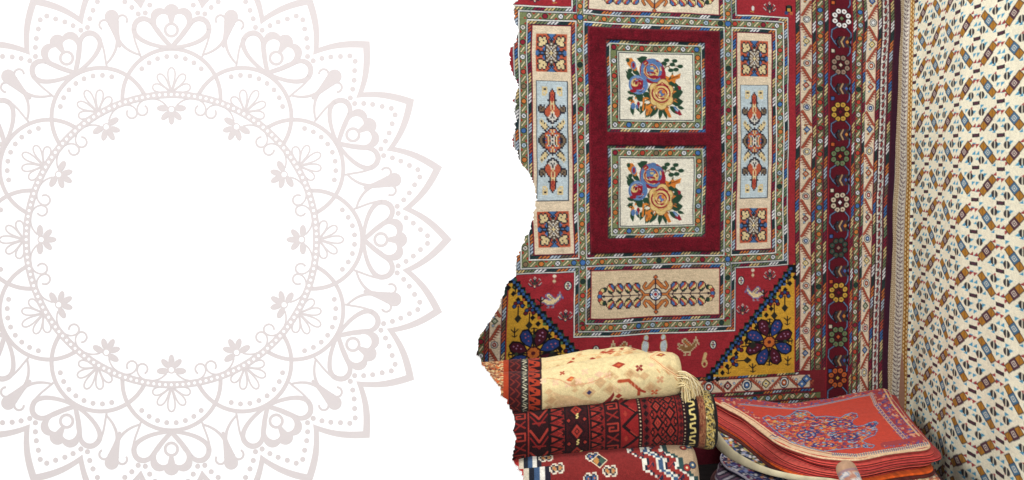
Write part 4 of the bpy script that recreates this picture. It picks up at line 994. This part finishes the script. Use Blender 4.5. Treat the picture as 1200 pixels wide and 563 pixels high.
TOP = [(834, 466.5), (850, 465), (880, 466), (905, 470), (932, 472), (955, 469), (985, 464), (1010, 459), (1037, 454.5), (1046, 468), (1060, 487), (1076, 506), (1088, 521.5), (1062, 527), (1035, 531), (1003, 536), (975, 534.5), (950, 530), (930, 524), (907, 513), (884, 496), (865, 484), (848, 475)]
Z0 = .35
def paint_top():
    c = Cv(820, 440, 1110, 560, 4, (194, 62, 42))
    bp = [(60, 60, 120), (170, 60, 66), (206, 110, 70), (110, 60, 110), (214, 150, 120), (150, 50, 60), (80, 96, 150)]
    # back border
    back = [(834, 460), (1040, 446), (1022, 463), (960, 474), (932, 478), (905, 476.5), (870, 473), (846, 474)]
    c.poly(back, (176, 62, 62)); speckle(c, in_poly(back), 900, bp, (.8, 2.2), (.5, 1.1), 1, (834, 450, 1040, 480))
    for wd, k in ((1.8, (190, 150, 130)), (.8, (90, 110, 160))): c.line([(850, 475), (870, 474), (905, 477.5), (932, 479.5), (960, 475), (1000, 466.5), (1021, 462.5)], wd, k)
    # right border
    rb = [(1022, 461), (1039, 452), (1050, 472), (1095, 524), (1066, 528), (1050, 505), (1030, 484)]
    c.poly(rb, (160, 48, 54)); speckle(c, in_poly(rb), 1300, bp, (.9, 2.4), (.6, 1.4), 2, (1015, 450, 1096, 530))
    c.line([(1021, 462), (1026, 474), (1042, 494), (1062, 516), (1066, 527)], 4.4, (196, 150, 120)); c.line([(1021, 462), (1026, 474), (1042, 494), (1062, 516), (1066, 527)], 2.4, (110, 80, 130)); 
    for t in np.linspace(0, 1, 22): 
        q = np.array([(1021, 462), (1026, 474), (1042, 494), (1062, 516)]); s_ = t * 3; i = min(2, int(s_)); p = q[i] + (q[i + 1] - q[i]) * (s_ - i); c.disc(p[0], p[1], .8, (206, 170, 150))
    c.line([(1036, 456), (1046, 474), (1062, 494), (1087, 522)], 1.8, (214, 176, 130))
    # front border
    fb = [(930, 524), (975, 524), (1003, 529), (1040, 522), (1064, 518), (1090, 520), (1060, 530), (1003, 538), (975, 537)]
    sp = [(848, 474), (865, 483), (884, 495), (907, 512), (930, 523), (950, 529), (975, 533.5), (1003, 535), (1035, 530), (1062, 526), (1089, 520.5)]
    fr = [(x + 2, y - 6) for x, y in sp]
    c.line([(x + 3, y - 5) for x, y in sp[:7]], 4.5, (168, 58, 58)); speckle(c, lambda x, y: True, 0, bp, box=(0, 0, 1, 1))
    c.line([(x, y - 8.5) for x, y in sp[8:]], 6, (160, 56, 58))
    r = random.Random(3)
    for i in range(len(sp) - 1):
        (xa, ya), (xb, yb) = sp[i], sp[i + 1]
        for t in np.linspace(0, 1, 20):
            x, y = xa + (xb - xa) * t, ya + (yb - ya) * t
            c.ell(x + r.uniform(1, 5), y - r.uniform(3, 8), r.uniform(.6, 1.6), r.uniform(.4, .9), r.choice(bp)) if i < 6 or i >= 8 else None
    c.line(sp, 5.5, (222, 188, 150)); c.line([(x, y - 1.2) for x, y in sp], .8, (176, 90, 70))
    for i in range(6, len(sp) - 1):
        (xa, ya), (xb, yb) = sp[i], sp[i + 1]
        for t in np.arange(0, 1, .09): c.line([(xa + (xb - xa) * t, ya + (yb - ya) * t - 2.6), (xa + (xb - xa) * t + 1.2, ya + (yb - ya) * t + .2)], 1.2, (100, 116, 140))
    # medallion
    med = [(894, 490), (900, 487), (906, 490), (913, 487), (919, 489), (927, 486), (934, 481), (946, 482), (956, 489), (968, 488), (978, 489), (985, 490), (991, 486), (998, 484), (1004, 485), (1005, 489), (999, 492), (998, 497), (1004, 500), (1012, 499), (1018, 496), (1026, 494), (1029, 496), (1024, 500), (1028, 504), (1025, 510), (1016, 513), (1010, 517), (1016, 520), (1025, 522), (1022, 525), (1008, 524), (990, 526), (965, 529), (948, 525), (930, 519), (917, 511), (905, 502)]
    c.poly(med, (176, 58, 46))
    pal = [(56, 56, 108), (196, 120, 60), (206, 150, 80), (110, 150, 180), (200, 70, 46), (56, 56, 108), (120, 60, 90), (214, 100, 60), (130, 160, 180)]
    speckle(c, in_poly(med), 1900, pal + [(50, 50, 100), (56, 56, 108)] + [(214, 104, 52), (204, 70, 46), (222, 156, 84)], (.8, 3.0), (.35, 1.1), 5, (890, 478, 1032, 532))
    m = med + [med[0]]; c.line(m, 1.2, (60, 66, 120)); c.line(m, .5, (150, 176, 190))
    for x, y, rx, ry, k in ((945, 510, 12, 5.5, (60, 58, 110)), (985, 497, 15, 4, (60, 54, 110)), (990, 512, 16, 4.5, (60, 50, 100)), (918, 500, 9, 3.5, (70, 60, 110)), (1012, 508, 9, 3.4, (80, 110, 150)), (965, 521, 13, 3, (60, 54, 110)), (938, 486, 7, 2.6, (110, 130, 110)), (1004, 523, 12, 1.8, (60, 54, 110))):
        c.ell(x, y, rx, ry, k, rin=.80); c.ell(x, y, rx * .55, ry * .55, k, rin=.6); 
        for q in range(8): c.ell(x + cos(q * .785) * rx * .68, y + sin(q * .785) * ry * .68, 1.5, .7, (220, 130, 70) if q % 2 else (140, 170, 190))
    for x, y in ((907, 512), (935, 494), (955, 497), (972, 492), (1000, 502), (1020, 500), (975, 508), (930, 517), (1000, 517)):
        c.line([(x - 6, y), (x - 2, y - 2), (x + 2, y), (x + 6, y - 2)], .9, (60, 56, 110)); c.line([(x - 5, y + 1.4), (x, y + 2.4), (x + 5, y + .6)], .7, (150, 180, 196))
    return c
top_o = outline_px(TOP, Z0); cen = [float(v) for v in on_z(965, 497, Z0)[:2]]
side_red = lambda f: H(220, 186, 148) if f < .42 else (H(120, 50, 44) if f < .52 else H(190, 70, 62))
t0 = slab('folded_medallion_rug', top_o, Z0, .014, sampler(paint_top()), PILE, rings=150, per=30, center=cen, wave=.0025, seed=1, sidecol=side_red)
tag(t0, 'folded orange-red rug with blue flower medallion, uppermost of the folded stack', 'rug', 'folded rugs stacked before the cream cloth')
lab = ['plain rose-red folded rug directly under the medallion rug', 'second rose-red folded rug below the medallion rug, its corner jutting right',
       'third rose-red folded rug below the medallion rug', 'fourth and lowest rose-red folded rug, just above the thin orange one']
cols = [H(186, 70, 62), H(174, 62, 58), H(190, 78, 68), H(170, 60, 54)]
off = [(.012, -.010, 1.00), (.030, .00, 1.03), (.00, -.008, 1.01), (-.03, -.004, .99)]
z = Z0 - .0165
def mot(col, seed):
    def f(px, py):
        rn = np.random.default_rng(seed); n = rn.normal(size=px.shape) * .05
        return np.clip(col * (1 + n[..., None] + .06 * np.sin(px * .7 + py)[..., None]), 0, 1)
    return f
for i in range(4):
    dx, dy, sc = off[i]; o2 = (top_o - cen) * sc + cen + np.array([dx, dy])
    nse = np.random.default_rng(30 + i).normal(size=o2.shape) * .0035; o2 = o2 + nse
    col = cols[i]
    sd = (lambda col: (lambda f: col * (1.18 if .1 < f < .3 or .6 < f < .8 else .6 if .42 < f < .58 or f > .93 else .95)))(col)  # shade of the gaps and pale fold edges painted into the side colour
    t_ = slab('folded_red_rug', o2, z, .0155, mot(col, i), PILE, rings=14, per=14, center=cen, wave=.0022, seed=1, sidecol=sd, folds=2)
    tag(t_, lab[i], 'rug', 'folded rugs stacked before the cream cloth'); z -= .0168
o2 = (top_o - cen) * 1.045 + cen + np.array([-.012, -.010])
t_ = slab('folded_orange_rug', o2, z, .009, mot(H(222, 92, 30), 9), PILE, rings=14, center=cen, wave=.002, seed=1)
tag(t_, 'thin bright orange rug layer near the base of the folded stack', 'rug', 'folded rugs stacked before the cream cloth'); z -= .010
o2 = (top_o - cen) * 1.06 + cen + np.array([-.014, -.012])
t_ = slab('folded_brown_rug', o2, z, .011, mot(H(92, 40, 34), 10), PILE, rings=14, center=cen, wave=.002, seed=1)
tag(t_, 'thin dark brown rug layer right beneath the orange one', 'rug', 'folded rugs stacked before the cream cloth'); z -= .0125
# floral rug with curled cream backing
def paint_floral(seed, base, pal, n, box):
    c = Cv(box[0], box[1], box[2], box[3], 4, base); speckle(c, lambda x, y: True, n, pal, (1.0, 3.0), (.9, 2.0), seed, box); return c
FL = [(836, 491), (850, 484), (900, 478), (980, 480), (1035, 485), (1070, 540), (1075, 570), (1040, 582), (985, 578), (950, 566), (915, 556), (885, 545), (862, 531), (847, 512)]
zf = z - .004
fo = outline_px(FL, zf)
pal = [(226, 222, 220), (60, 90, 150), (206, 140, 50), (30, 34, 40), (190, 60, 44), (206, 196, 120), (46, 76, 60), (150, 160, 190), (236, 232, 226), (220, 180, 90)]
rf = slab('floral_rug', fo, zf, .012, sampler(paint_floral(4, (46, 54, 66), pal, 4200, (826, 476, 1110, 590))), PILE, rings=90, per=20, center=[float(v) for v in on_z(960, 520, zf)[:2]], wave=.002, seed=2, sidecol=lambda f: H(214, 206, 176))
tag(rf, 'multicoloured flowered rug with its cream back curling up, lying under the red stack', 'rug', 'folded rugs stacked before the cream cloth')
def tube(name, pts, radii, mat, parent, colf, nseg=28, squash=.6):
    pts = np.array(pts, float); n = len(pts); R = []
    Cl = []
    for i in range(n):
        tng = pts[min(i + 1, n - 1)] - pts[max(i - 1, 0)]; tng /= np.linalg.norm(tng)
        u = np.cross(tng, (0, 0, 1)); u /= np.linalg.norm(u); v = np.cross(u, tng); a = np.linspace(0, 2 * pi, nseg, endpoint=False)
        R.append(pts[i] + radii[i] * (np.cos(a)[:, None] * u * squash + np.sin(a)[:, None] * v)); Cl.append([colf(i / (n - 1), q) for q in a])
    A = np.array(R).transpose(1, 0, 2); C_ = np.array(Cl).transpose(1, 0, 2)
    c0, c1 = A.mean(0)[0], A.mean(0)[-1]
    A = np.concatenate([c0 + (A[:, :1] - c0) * .05, c0 + (A[:, :1] - c0) * .7, A, c1 + (A[:, -1:] - c1) * .7, c1 + (A[:, -1:] - c1) * .05], 1)
    C_ = np.concatenate([C_[:, :1], C_[:, :1], C_, C_[:, -1:], C_[:, -1:]], 1)
    return grid_object(name, A, C_, mat, parent, closed=True)
def curve_px(pts, n=60):
    p = np.array([P(a, b, d) for a, b, d in pts]); t = np.linspace(0, len(p) - 1, n); i = np.clip(t.astype(int), 0, len(p) - 2); out = []
    for tt, k in zip(t, i):
        f = tt - k; p0, p1, p2, p3 = p[max(k - 1, 0)], p[k], p[k + 1], p[min(k + 2, len(p) - 1)]
        out.append(.5 * ((2 * p1) + (p2 - p0) * f + (2 * p0 - 5 * p1 + 4 * p2 - p3) * f * f + (3 * p1 - p0 - 3 * p2 + p3) * f ** 3))
    return np.array(out)
cp = curve_px([(837, 497, 3.62), (839, 512, 3.55), (853, 529, 3.43), (876, 543, 3.33), (905, 554, 3.26), (940, 560.5, 3.22), (972, 563.5, 3.2), (990, 567, 3.2)])
n = len(cp); rad = np.interp(np.linspace(0, 1, n), [0, .1, .2, .35, .5, .7, 1], [.010, .030, .032, .020, .014, .010, .009])
o = tube('curled_backing', cp, rad, COTTON, rf, lambda t, q: H(204, 192, 158) * (1 + .04 * sin(t * 300)), squash=.45)
# purple floral rug and striped folds beneath
z2 = zf - .045
FL2 = [(846, 534), (858, 524), (900, 515), (1040, 512), (1080, 548), (1080, 590), (1000, 606), (930, 588), (898, 573), (870, 556), (852, 546)]
pal2 = [(60, 64, 140), (190, 60, 70), (214, 150, 110), (150, 160, 200), (110, 50, 100), (206, 196, 190), (60, 110, 160)]
t_ = slab('flowered_rug', outline_px(FL2, z2), z2, .016, sampler(paint_floral(6, (52, 56, 100), pal2 + [(226, 224, 226), (40, 44, 80), (206, 206, 216)], 3500, (830, 510, 1110, 612))), PILE, rings=80, per=20, center=[float(v) for v in on_z(980, 555, z2)[:2]], wave=.002, seed=3, sidecol=lambda f: H(196, 192, 206) if f < .4 else H(46, 44, 78))
tag(t_, 'navy, white and red flowered rug peeping out below the curled cream edge', 'rug', 'folded rugs stacked before the cream cloth')
z3 = z2 - .02; names = ['dark and white striped folded kilim just under the navy flowered rug', 'lower of two dark and white striped kilims at the left foot of the stack']
for i in range(2):
    FL3 = [(846 - 2 * i, 547 + 12 * i), (862, 535), (1000, 530), (1080, 560), (1080, 610), (1000, 625), (930, 606), (895, 588), (862, 570 + 6 * i), (843, 556 + 10 * i)]
    def strp(px, py):
        k = ((px * .45 + py * 1.0) / 2.4).astype(int) % 4; cols_ = np.array([H(66, 54, 78), H(190, 186, 196), H(34, 34, 54), H(120, 90, 110)]); return cols_[k]
    t_ = slab('striped_kilim', outline_px(FL3, z3), z3, .03, strp, WOVEN, rings=60, per=20, center=[float(v) for v in on_z(980, 580, z3)[:2]], wave=.003, seed=4 + i, sidecol=lambda f: (H(90, 70, 94), H(200, 196, 206), H(44, 40, 62), H(120, 104, 128))[int(f * 3.99)])
    tag(t_, names[i], 'rug', 'folded rugs stacked before the cream cloth'); z3 -= .034
# base bundle that carries the stack
bb = outline_px([(848, 545), (900, 532), (1050, 532), (1100, 560), (1090, 610), (1000, 622), (920, 600), (865, 572)], z3)
t_ = slab('folded_base_rug', bb, z3, z3, mot(H(70, 40, 40), 12), PILE, rings=12, wave=.001, seed=5)
tag(t_, 'dark thick bundle of folded rug carrying the stack at the floor', 'rug', 'folded rugs stacked before the cream cloth')
# tan flowered piece at the right foot of the stack
zt_ = Z0 - .085
TF = [(1040, 540), (1062, 532), (1082, 537), (1094, 552), (1102, 572), (1060, 574), (1030, 566)]
t_ = slab('tan_flowered_rug', outline_px(TF, zt_ - .02), zt_ - .02, .014, sampler(paint_floral(8, (206, 176, 130), [(190, 96, 60), (150, 60, 50), (226, 206, 170), (120, 110, 110)], 900, (1020, 525, 1110, 580))), PILE, rings=40, per=20, wave=.001, seed=8)
tag(t_, 'small tan flowered rug corner showing at the right foot of the stack', 'rug', 'folded rugs stacked before the cream cloth')
# leaning little roll in front
def paint_small(t, q):
    if t < .07: return H(176, 140, 112)
    k = (sin(q * 3 + t * 60) + sin(t * 130) * .8 + sin(q * 7 - t * 40) * .6)
    if t < .09: return H(150, 120, 120)
    return H(206, 196, 188) if k > .9 else H(140, 146, 162) if k > .2 else H(190, 164, 146) if k > -.6 else H(176, 124, 104)
pts = np.array([P(988, 541.5, 2.95) * (1 - t) + np.array([1.22, 2.62, .08]) * t for t in np.linspace(0, 1, 120)])
rad = np.interp(np.linspace(0, 1, 120), [0, .01, .03, .06, 1], [.012, .024, .032, .035, .036])
sr = tube('small_rolled_rug', pts, rad, PILE, None, paint_small, nseg=60, squash=1.0)
tag(sr, 'small tan rolled rug leaning in front of the folded red stack', 'rug')

# ------------------------------------------------------------------ white board with the printed mandala
DP = 3.0; SC = DP / F
edge = [(608, -2), (602, 4.5), (603, 8), (602, 12), (602, 22), (604, 26), (607, 31), (608, 36), (606, 42), (604, 48), (601.4, 52.5), (598, 57), (597, 61), (596.6, 69), (598, 77), (600, 84), (601.4, 88), (604, 94), (607, 102), (605.6, 109), (603, 116), (601.2, 119), (604, 122), (603, 131), (604, 136), (603.6, 150), (602, 160), (600.5, 166), (603.4, 174), (607.6, 185), (611.7, 193), (618.8, 201), (623.6, 209), (626.8, 220), (628.4, 233), (626.8, 246), (623.6, 259), (622, 263.5), (621, 271.5), (617, 276), (612.4, 286), (607.6, 297), (605, 306.7), (604.2, 319), (604.5, 324), (597, 329.6), (591.6, 337.7), (591, 344.6), (587, 351.6), (584.6, 361), (580, 367.7), (573, 379), (565, 389.7), (560.4, 397.8), (560, 409), (557.4, 417.4), (563.5, 421), (564, 429), (569.6, 436), (573.6, 440.6), (583, 452.4), (587.3, 460.7), (586.6, 465), (592, 469), (596, 478.4), (602.4, 488), (603.9, 495), (602, 503), (604.8, 515), (601.5, 527), (598.4, 540), (605.5, 549.3), (610.2, 555.2), (613, 564), (616, 590), (610, 620), (618, 650)]
r = random.Random(2); rag = [(612, -100), (606, -70), (611, -40), (604, -18)]
full = rag + edge; fine = []
for (xa, ya), (xb, yb) in zip(full[:-1], full[1:]):
    L_ = math.hypot(xb - xa, yb - ya); m = max(1, int(L_ / 1.6))
    for i in range(m):
        t = i / m; nick = r.choice((0, 0, 0, 0, 0, 1.6, -1.3)); fine.append((xa + (xb - xa) * t + r.uniform(-.5, .5) + nick, ya + (yb - ya) * t + r.uniform(-.3, .3)))
floor_py = HY + CAMZ / SC
fine.append((616, floor_py)); x_l = -260
poly2 = [(x_l, fine[0][1])] + fine + [(x_l, floor_py)]
W3 = lambda px, py, d=DP: ((px - CX) * SC, d, CAMZ + (HY - py) * SC)
nn = len(poly2); V = [W3(a, b) for a, b in poly2] + [(W3(a, b)[0], DP + .018, W3(a, b)[2]) for a, b in poly2]
Fc = [list(range(nn)), list(range(2 * nn - 1, nn - 1, -1))] + [[(i + 1) % nn, i, nn + i, nn + (i + 1) % nn] for i in range(nn)]
me = bpy.data.meshes.new('board'); me.from_pydata(V, [], Fc)
WHITE = plain_mat('white_card', (250, 250, 250), 1.0, 0.0); me.materials.append(WHITE)
board = link('printed_board', me); tag(board, 'tall white board with a ragged right edge and a pale pink lace mandala', 'board')
INK = plain_mat('pale_pink_ink', (208, 200, 199), 1.0, 0.0)

class Ink:
    """flat printed shapes about the mandala centre; x right, y up, survey units"""
    def __init__(s, lay, mod=60): s.V, s.F, s.lay, s.k, s.M, s.mod = [], [], lay, 0, [], mod
    def add(s, pts, faces, m=0):
        b = len(s.V); m_ = len(pts); y = -(s.lay + (s.k % s.mod) * .00002); s.k += 1; h_ = m_ // 2
        s.V += [(p[0] * SC, y - (.000015 * (i % h_) / h_ if len(faces) > 1 else 0), p[1] * SC) for i, p in enumerate(pts)]; s.F += [[b + i for i in f] for f in faces]; s.M += [m] * len(faces)
    def poly(s, pts, m=0): s.add(pts, [list(range(len(pts)))], m)
    def disc(s, x, y, rx, ry=None, m=0, rot=0, n=28):
        ry = ry or rx; ca, sa = cos(rot), sin(rot)
        s.poly([(x + ca * rx * cos(t) - sa * ry * sin(t), y + sa * rx * cos(t) + ca * ry * sin(t)) for t in np.linspace(0, 2 * pi, n, endpoint=False)], m)
    def line(s, pts, wd, m=0, closed=False):
        p = np.array(pts, float); n = len(p); w_ = np.full(n, wd / 2) if np.isscalar(wd) else np.array(wd) / 2
        if closed: tg = np.roll(p, -1, 0) - np.roll(p, 1, 0)
        else: tg = np.gradient(p, axis=0)
        nm = np.c_[-tg[:, 1], tg[:, 0]]; nm /= np.linalg.norm(nm, axis=1)[:, None] + 1e-9
        a = p + nm * w_[:, None]; b = p - nm * w_[:, None]; m_ = n if closed else n - 1
        s.add([tuple(q) for q in a] + [tuple(q) for q in b], [[i, (i + 1) % n, n + (i + 1) % n, n + i] for i in range(m_)], m)
    def arc(s, x, y, r, a0, a1, wd, n=40, m=0): s.line([(x + r * cos(t), y + r * sin(t)) for t in np.linspace(radians(a0), radians(a1), n)], wd, m)
    def ring(s, x, y, r, wd, n=200, m=0): s.line([(x + r * cos(t), y + r * sin(t)) for t in np.linspace(0, 2 * pi, n, endpoint=False)], wd, m, closed=True)
    def mesh(s, name):
        me = bpy.data.meshes.new(name); me.from_pydata(s.V, [], s.F); me.materials.append(INK); me.materials.append(WHITE)
        for p, m in zip(me.polygons, s.M): p.material_index = m
        return me
def bz(p0, p1, p2, p3, n=24): return bez(p0, p1, p2, p3, n)
def loop_pts(bx, by, ang, ln, wd, n=48, sharp=.9):
    out = []
    for t in np.linspace(0, 2 * pi, n, endpoint=False):
        u = (1 - cos(t)) / 2; v = sin(t) * wd / 2 * (u ** sharp) * 1.35
        out.append((bx + cos(ang) * ln * u - sin(ang) * v, by + sin(ang) * ln * u + cos(ang) * v))
    return out
MC_ = W3(201, 281)
def place(name, me, parent, k=0.):
    o = link(name, me, parent); o.rotation_euler = (0, radians(k), 0)
    if parent is board: o.location = MC_
    return o
# outer pointed border
I = Ink(.0003); prof_o, prof_i = [], []
for k in range(24):
    a0 = 90 - 15 * k
    def pt(r, da): t = radians(a0 + da); return (r * cos(t), r * sin(t))
    for (rn, rt), dst in (((283.5, 328.5), prof_o), ((272.5, 317.5), prof_i)):
        for t in np.linspace(0, 1, 8, endpoint=False): dst.append(pt(rn + (rt - rn) * t, 7.5 * (1 - t) + .55 * sin(pi * t)))
        for t in np.linspace(0, 1, 8, endpoint=False): dst.append(pt(rt + (rn - rt) * t, -7.5 * t - .55 * sin(pi * t)))
n = len(prof_o); I.add(prof_o + prof_i, [[i, (i + 1) % n, n + (i + 1) % n, n + i] for i in range(n)])
mand = place('mandala_border', I.mesh('mandala_border'), board)
I = Ink(.0004, 3)
for k in range(24):
    for r0, da in ((300, .85), (292, 2.3), (284, 3.9), (276, 5.3), (267.4, 6.6)):
        for s in (-1, 1): t = radians(90 - 15 * k + s * da); I.disc(r0 * cos(t), r0 * sin(t), 3.1)
place('dot_row', I.mesh('dot_row'), mand)
I = Ink(.0017, 2); I.ring(0, 0, 170, 8.4, 360); I.k = 1; I.mod = 10**6; I.lay += .0001
for k in range(156): t = 2 * pi * k / 156; I.k = 1; I.disc(170 * cos(t), 170 * sin(t), 1.75, m=1, n=12)
place('bead_ring', I.mesh('bead_ring'), mand)
I = Ink(.0006); I.arc(0, 166, 57.5, -8, 188, 4.8, 90)
for q in range(8): t = radians(90 + 13 * (q - 3.5)); I.disc(48.8 * cos(t), 166 + 48.8 * sin(t), 3.0)
for da, ln_, wd in ((0, 29, 9.5), (36, 26, 9.5), (-36, 26, 9.5), (72, 23, 10), (-72, 23, 10)): I.line(loop_pts(0, 172.5, radians(90 + da), ln_, wd), 2.0, closed=True)
ARCH = I.mesh('arch')
I = Ink(.0010)
for s in (-1, 1):
    side = np.vstack([bz((0, 225), (s * 25, 226), (s * 44, 236), (s * 44, 246)), bz((s * 44, 246), (s * 44, 259), (s * 31, 263), (s * 23, 254)), bz((s * 23, 254), (s * 17, 244), (s * 10, 234), (0, 225))])
    I.line(side, np.interp(np.linspace(0, 1, len(side)), [0, .3, .5, .7, 1], [4, 6, 6.5, 5, 3.5]))
    I.line(bz((s * 45, 243), (s * 43, 230), (s * 38, 222), (s * 36, 214)), 2.4)
I.poly([(0, 224), (-12, 236), (-22, 248), (-24.5, 256), (-22, 264), (22, 264), (24.5, 256), (22, 248), (12, 236)])
I.disc(-14, 261, 10.6); I.disc(14, 261, 10.6); I.disc(0, 267, 9.2)
I.disc(-9.4, 255, 8.4, 9, m=1); I.disc(9.4, 255, 8.4, 9, m=1); I.poly([(-17.3, 252), (0, 259), (17.3, 252), (9, 240), (0, 229.5), (-9, 240)], m=1)
I.poly([(-5, 264), (5, 264), (2, 252), (-2, 252)]); I.ring(0, 245.5, 7.3, 3.6, 48)
LOTUS = I.mesh('lotus_blossom')
I = Ink(.0014); I.disc(0, 270.5, 8.2)
I.line([(0, 268), (0, 258), (0, 248), (0, 238), (0, 233)], [15, 11, 7, 4.5, 3])
for s in (-1, 1):
    I.line(bz((0, 248), (s * 1, 236), (s * 8, 226), (s * 20, 219)), np.linspace(4, 2.4, 24))
    I.line(bz((0, 240), (s * 10, 225), (s * 18, 214), (s * 17, 204)), 2.2) if False else None
    I.arc(s * 11, 263.5, 5.6, 90 - s * 140, 90 + s * 110, 2.5)
BUD = I.mesh('flower_bud')
I = Ink(.0012)
for an, ln_ in ((-90, 17), (-45, 16), (-135, 16), (0, 17), (180, 17)):
    t = radians(an); I.disc(cos(t) * ln_ * .6, 152 + sin(t) * ln_ * .6 + (2 if an in (0, 180) else 0), ln_ * .42, 3.8 if an in (0, 180) else 3.5, rot=t)
I.disc(0, 152, 5); I.disc(0, 152.5, 2.9, m=1)
for s in (-1, 1):
    I.line(bz((s * 6, 157), (s * 16, 168), (s * 27, 166), (s * 38, 162)), 1.9)
    I.line(bz((s * 27, 165), (s * 36, 164), (s * 41, 157), (s * 40, 151)), 1.9)
    I.line([(s * 34 + s * 6 * cos(t), 151.5 + 6 * sin(t)) for t in np.linspace(0, -radians(245), 26)], 2.2)
FLW = I.mesh('small_flower')
for k in range(12):
    a = place('arch', ARCH, mand, 30 * k); a['label'] = 'pink scalloped arch with dots and a little fan'
    a.location.y = -.0003 * (k % 2)
    place('lotus_blossom', LOTUS, mand, 30 * k); place('flower_bud', BUD, mand, 30 * k + 15); place('small_flower', FLW, mand, 30 * k)
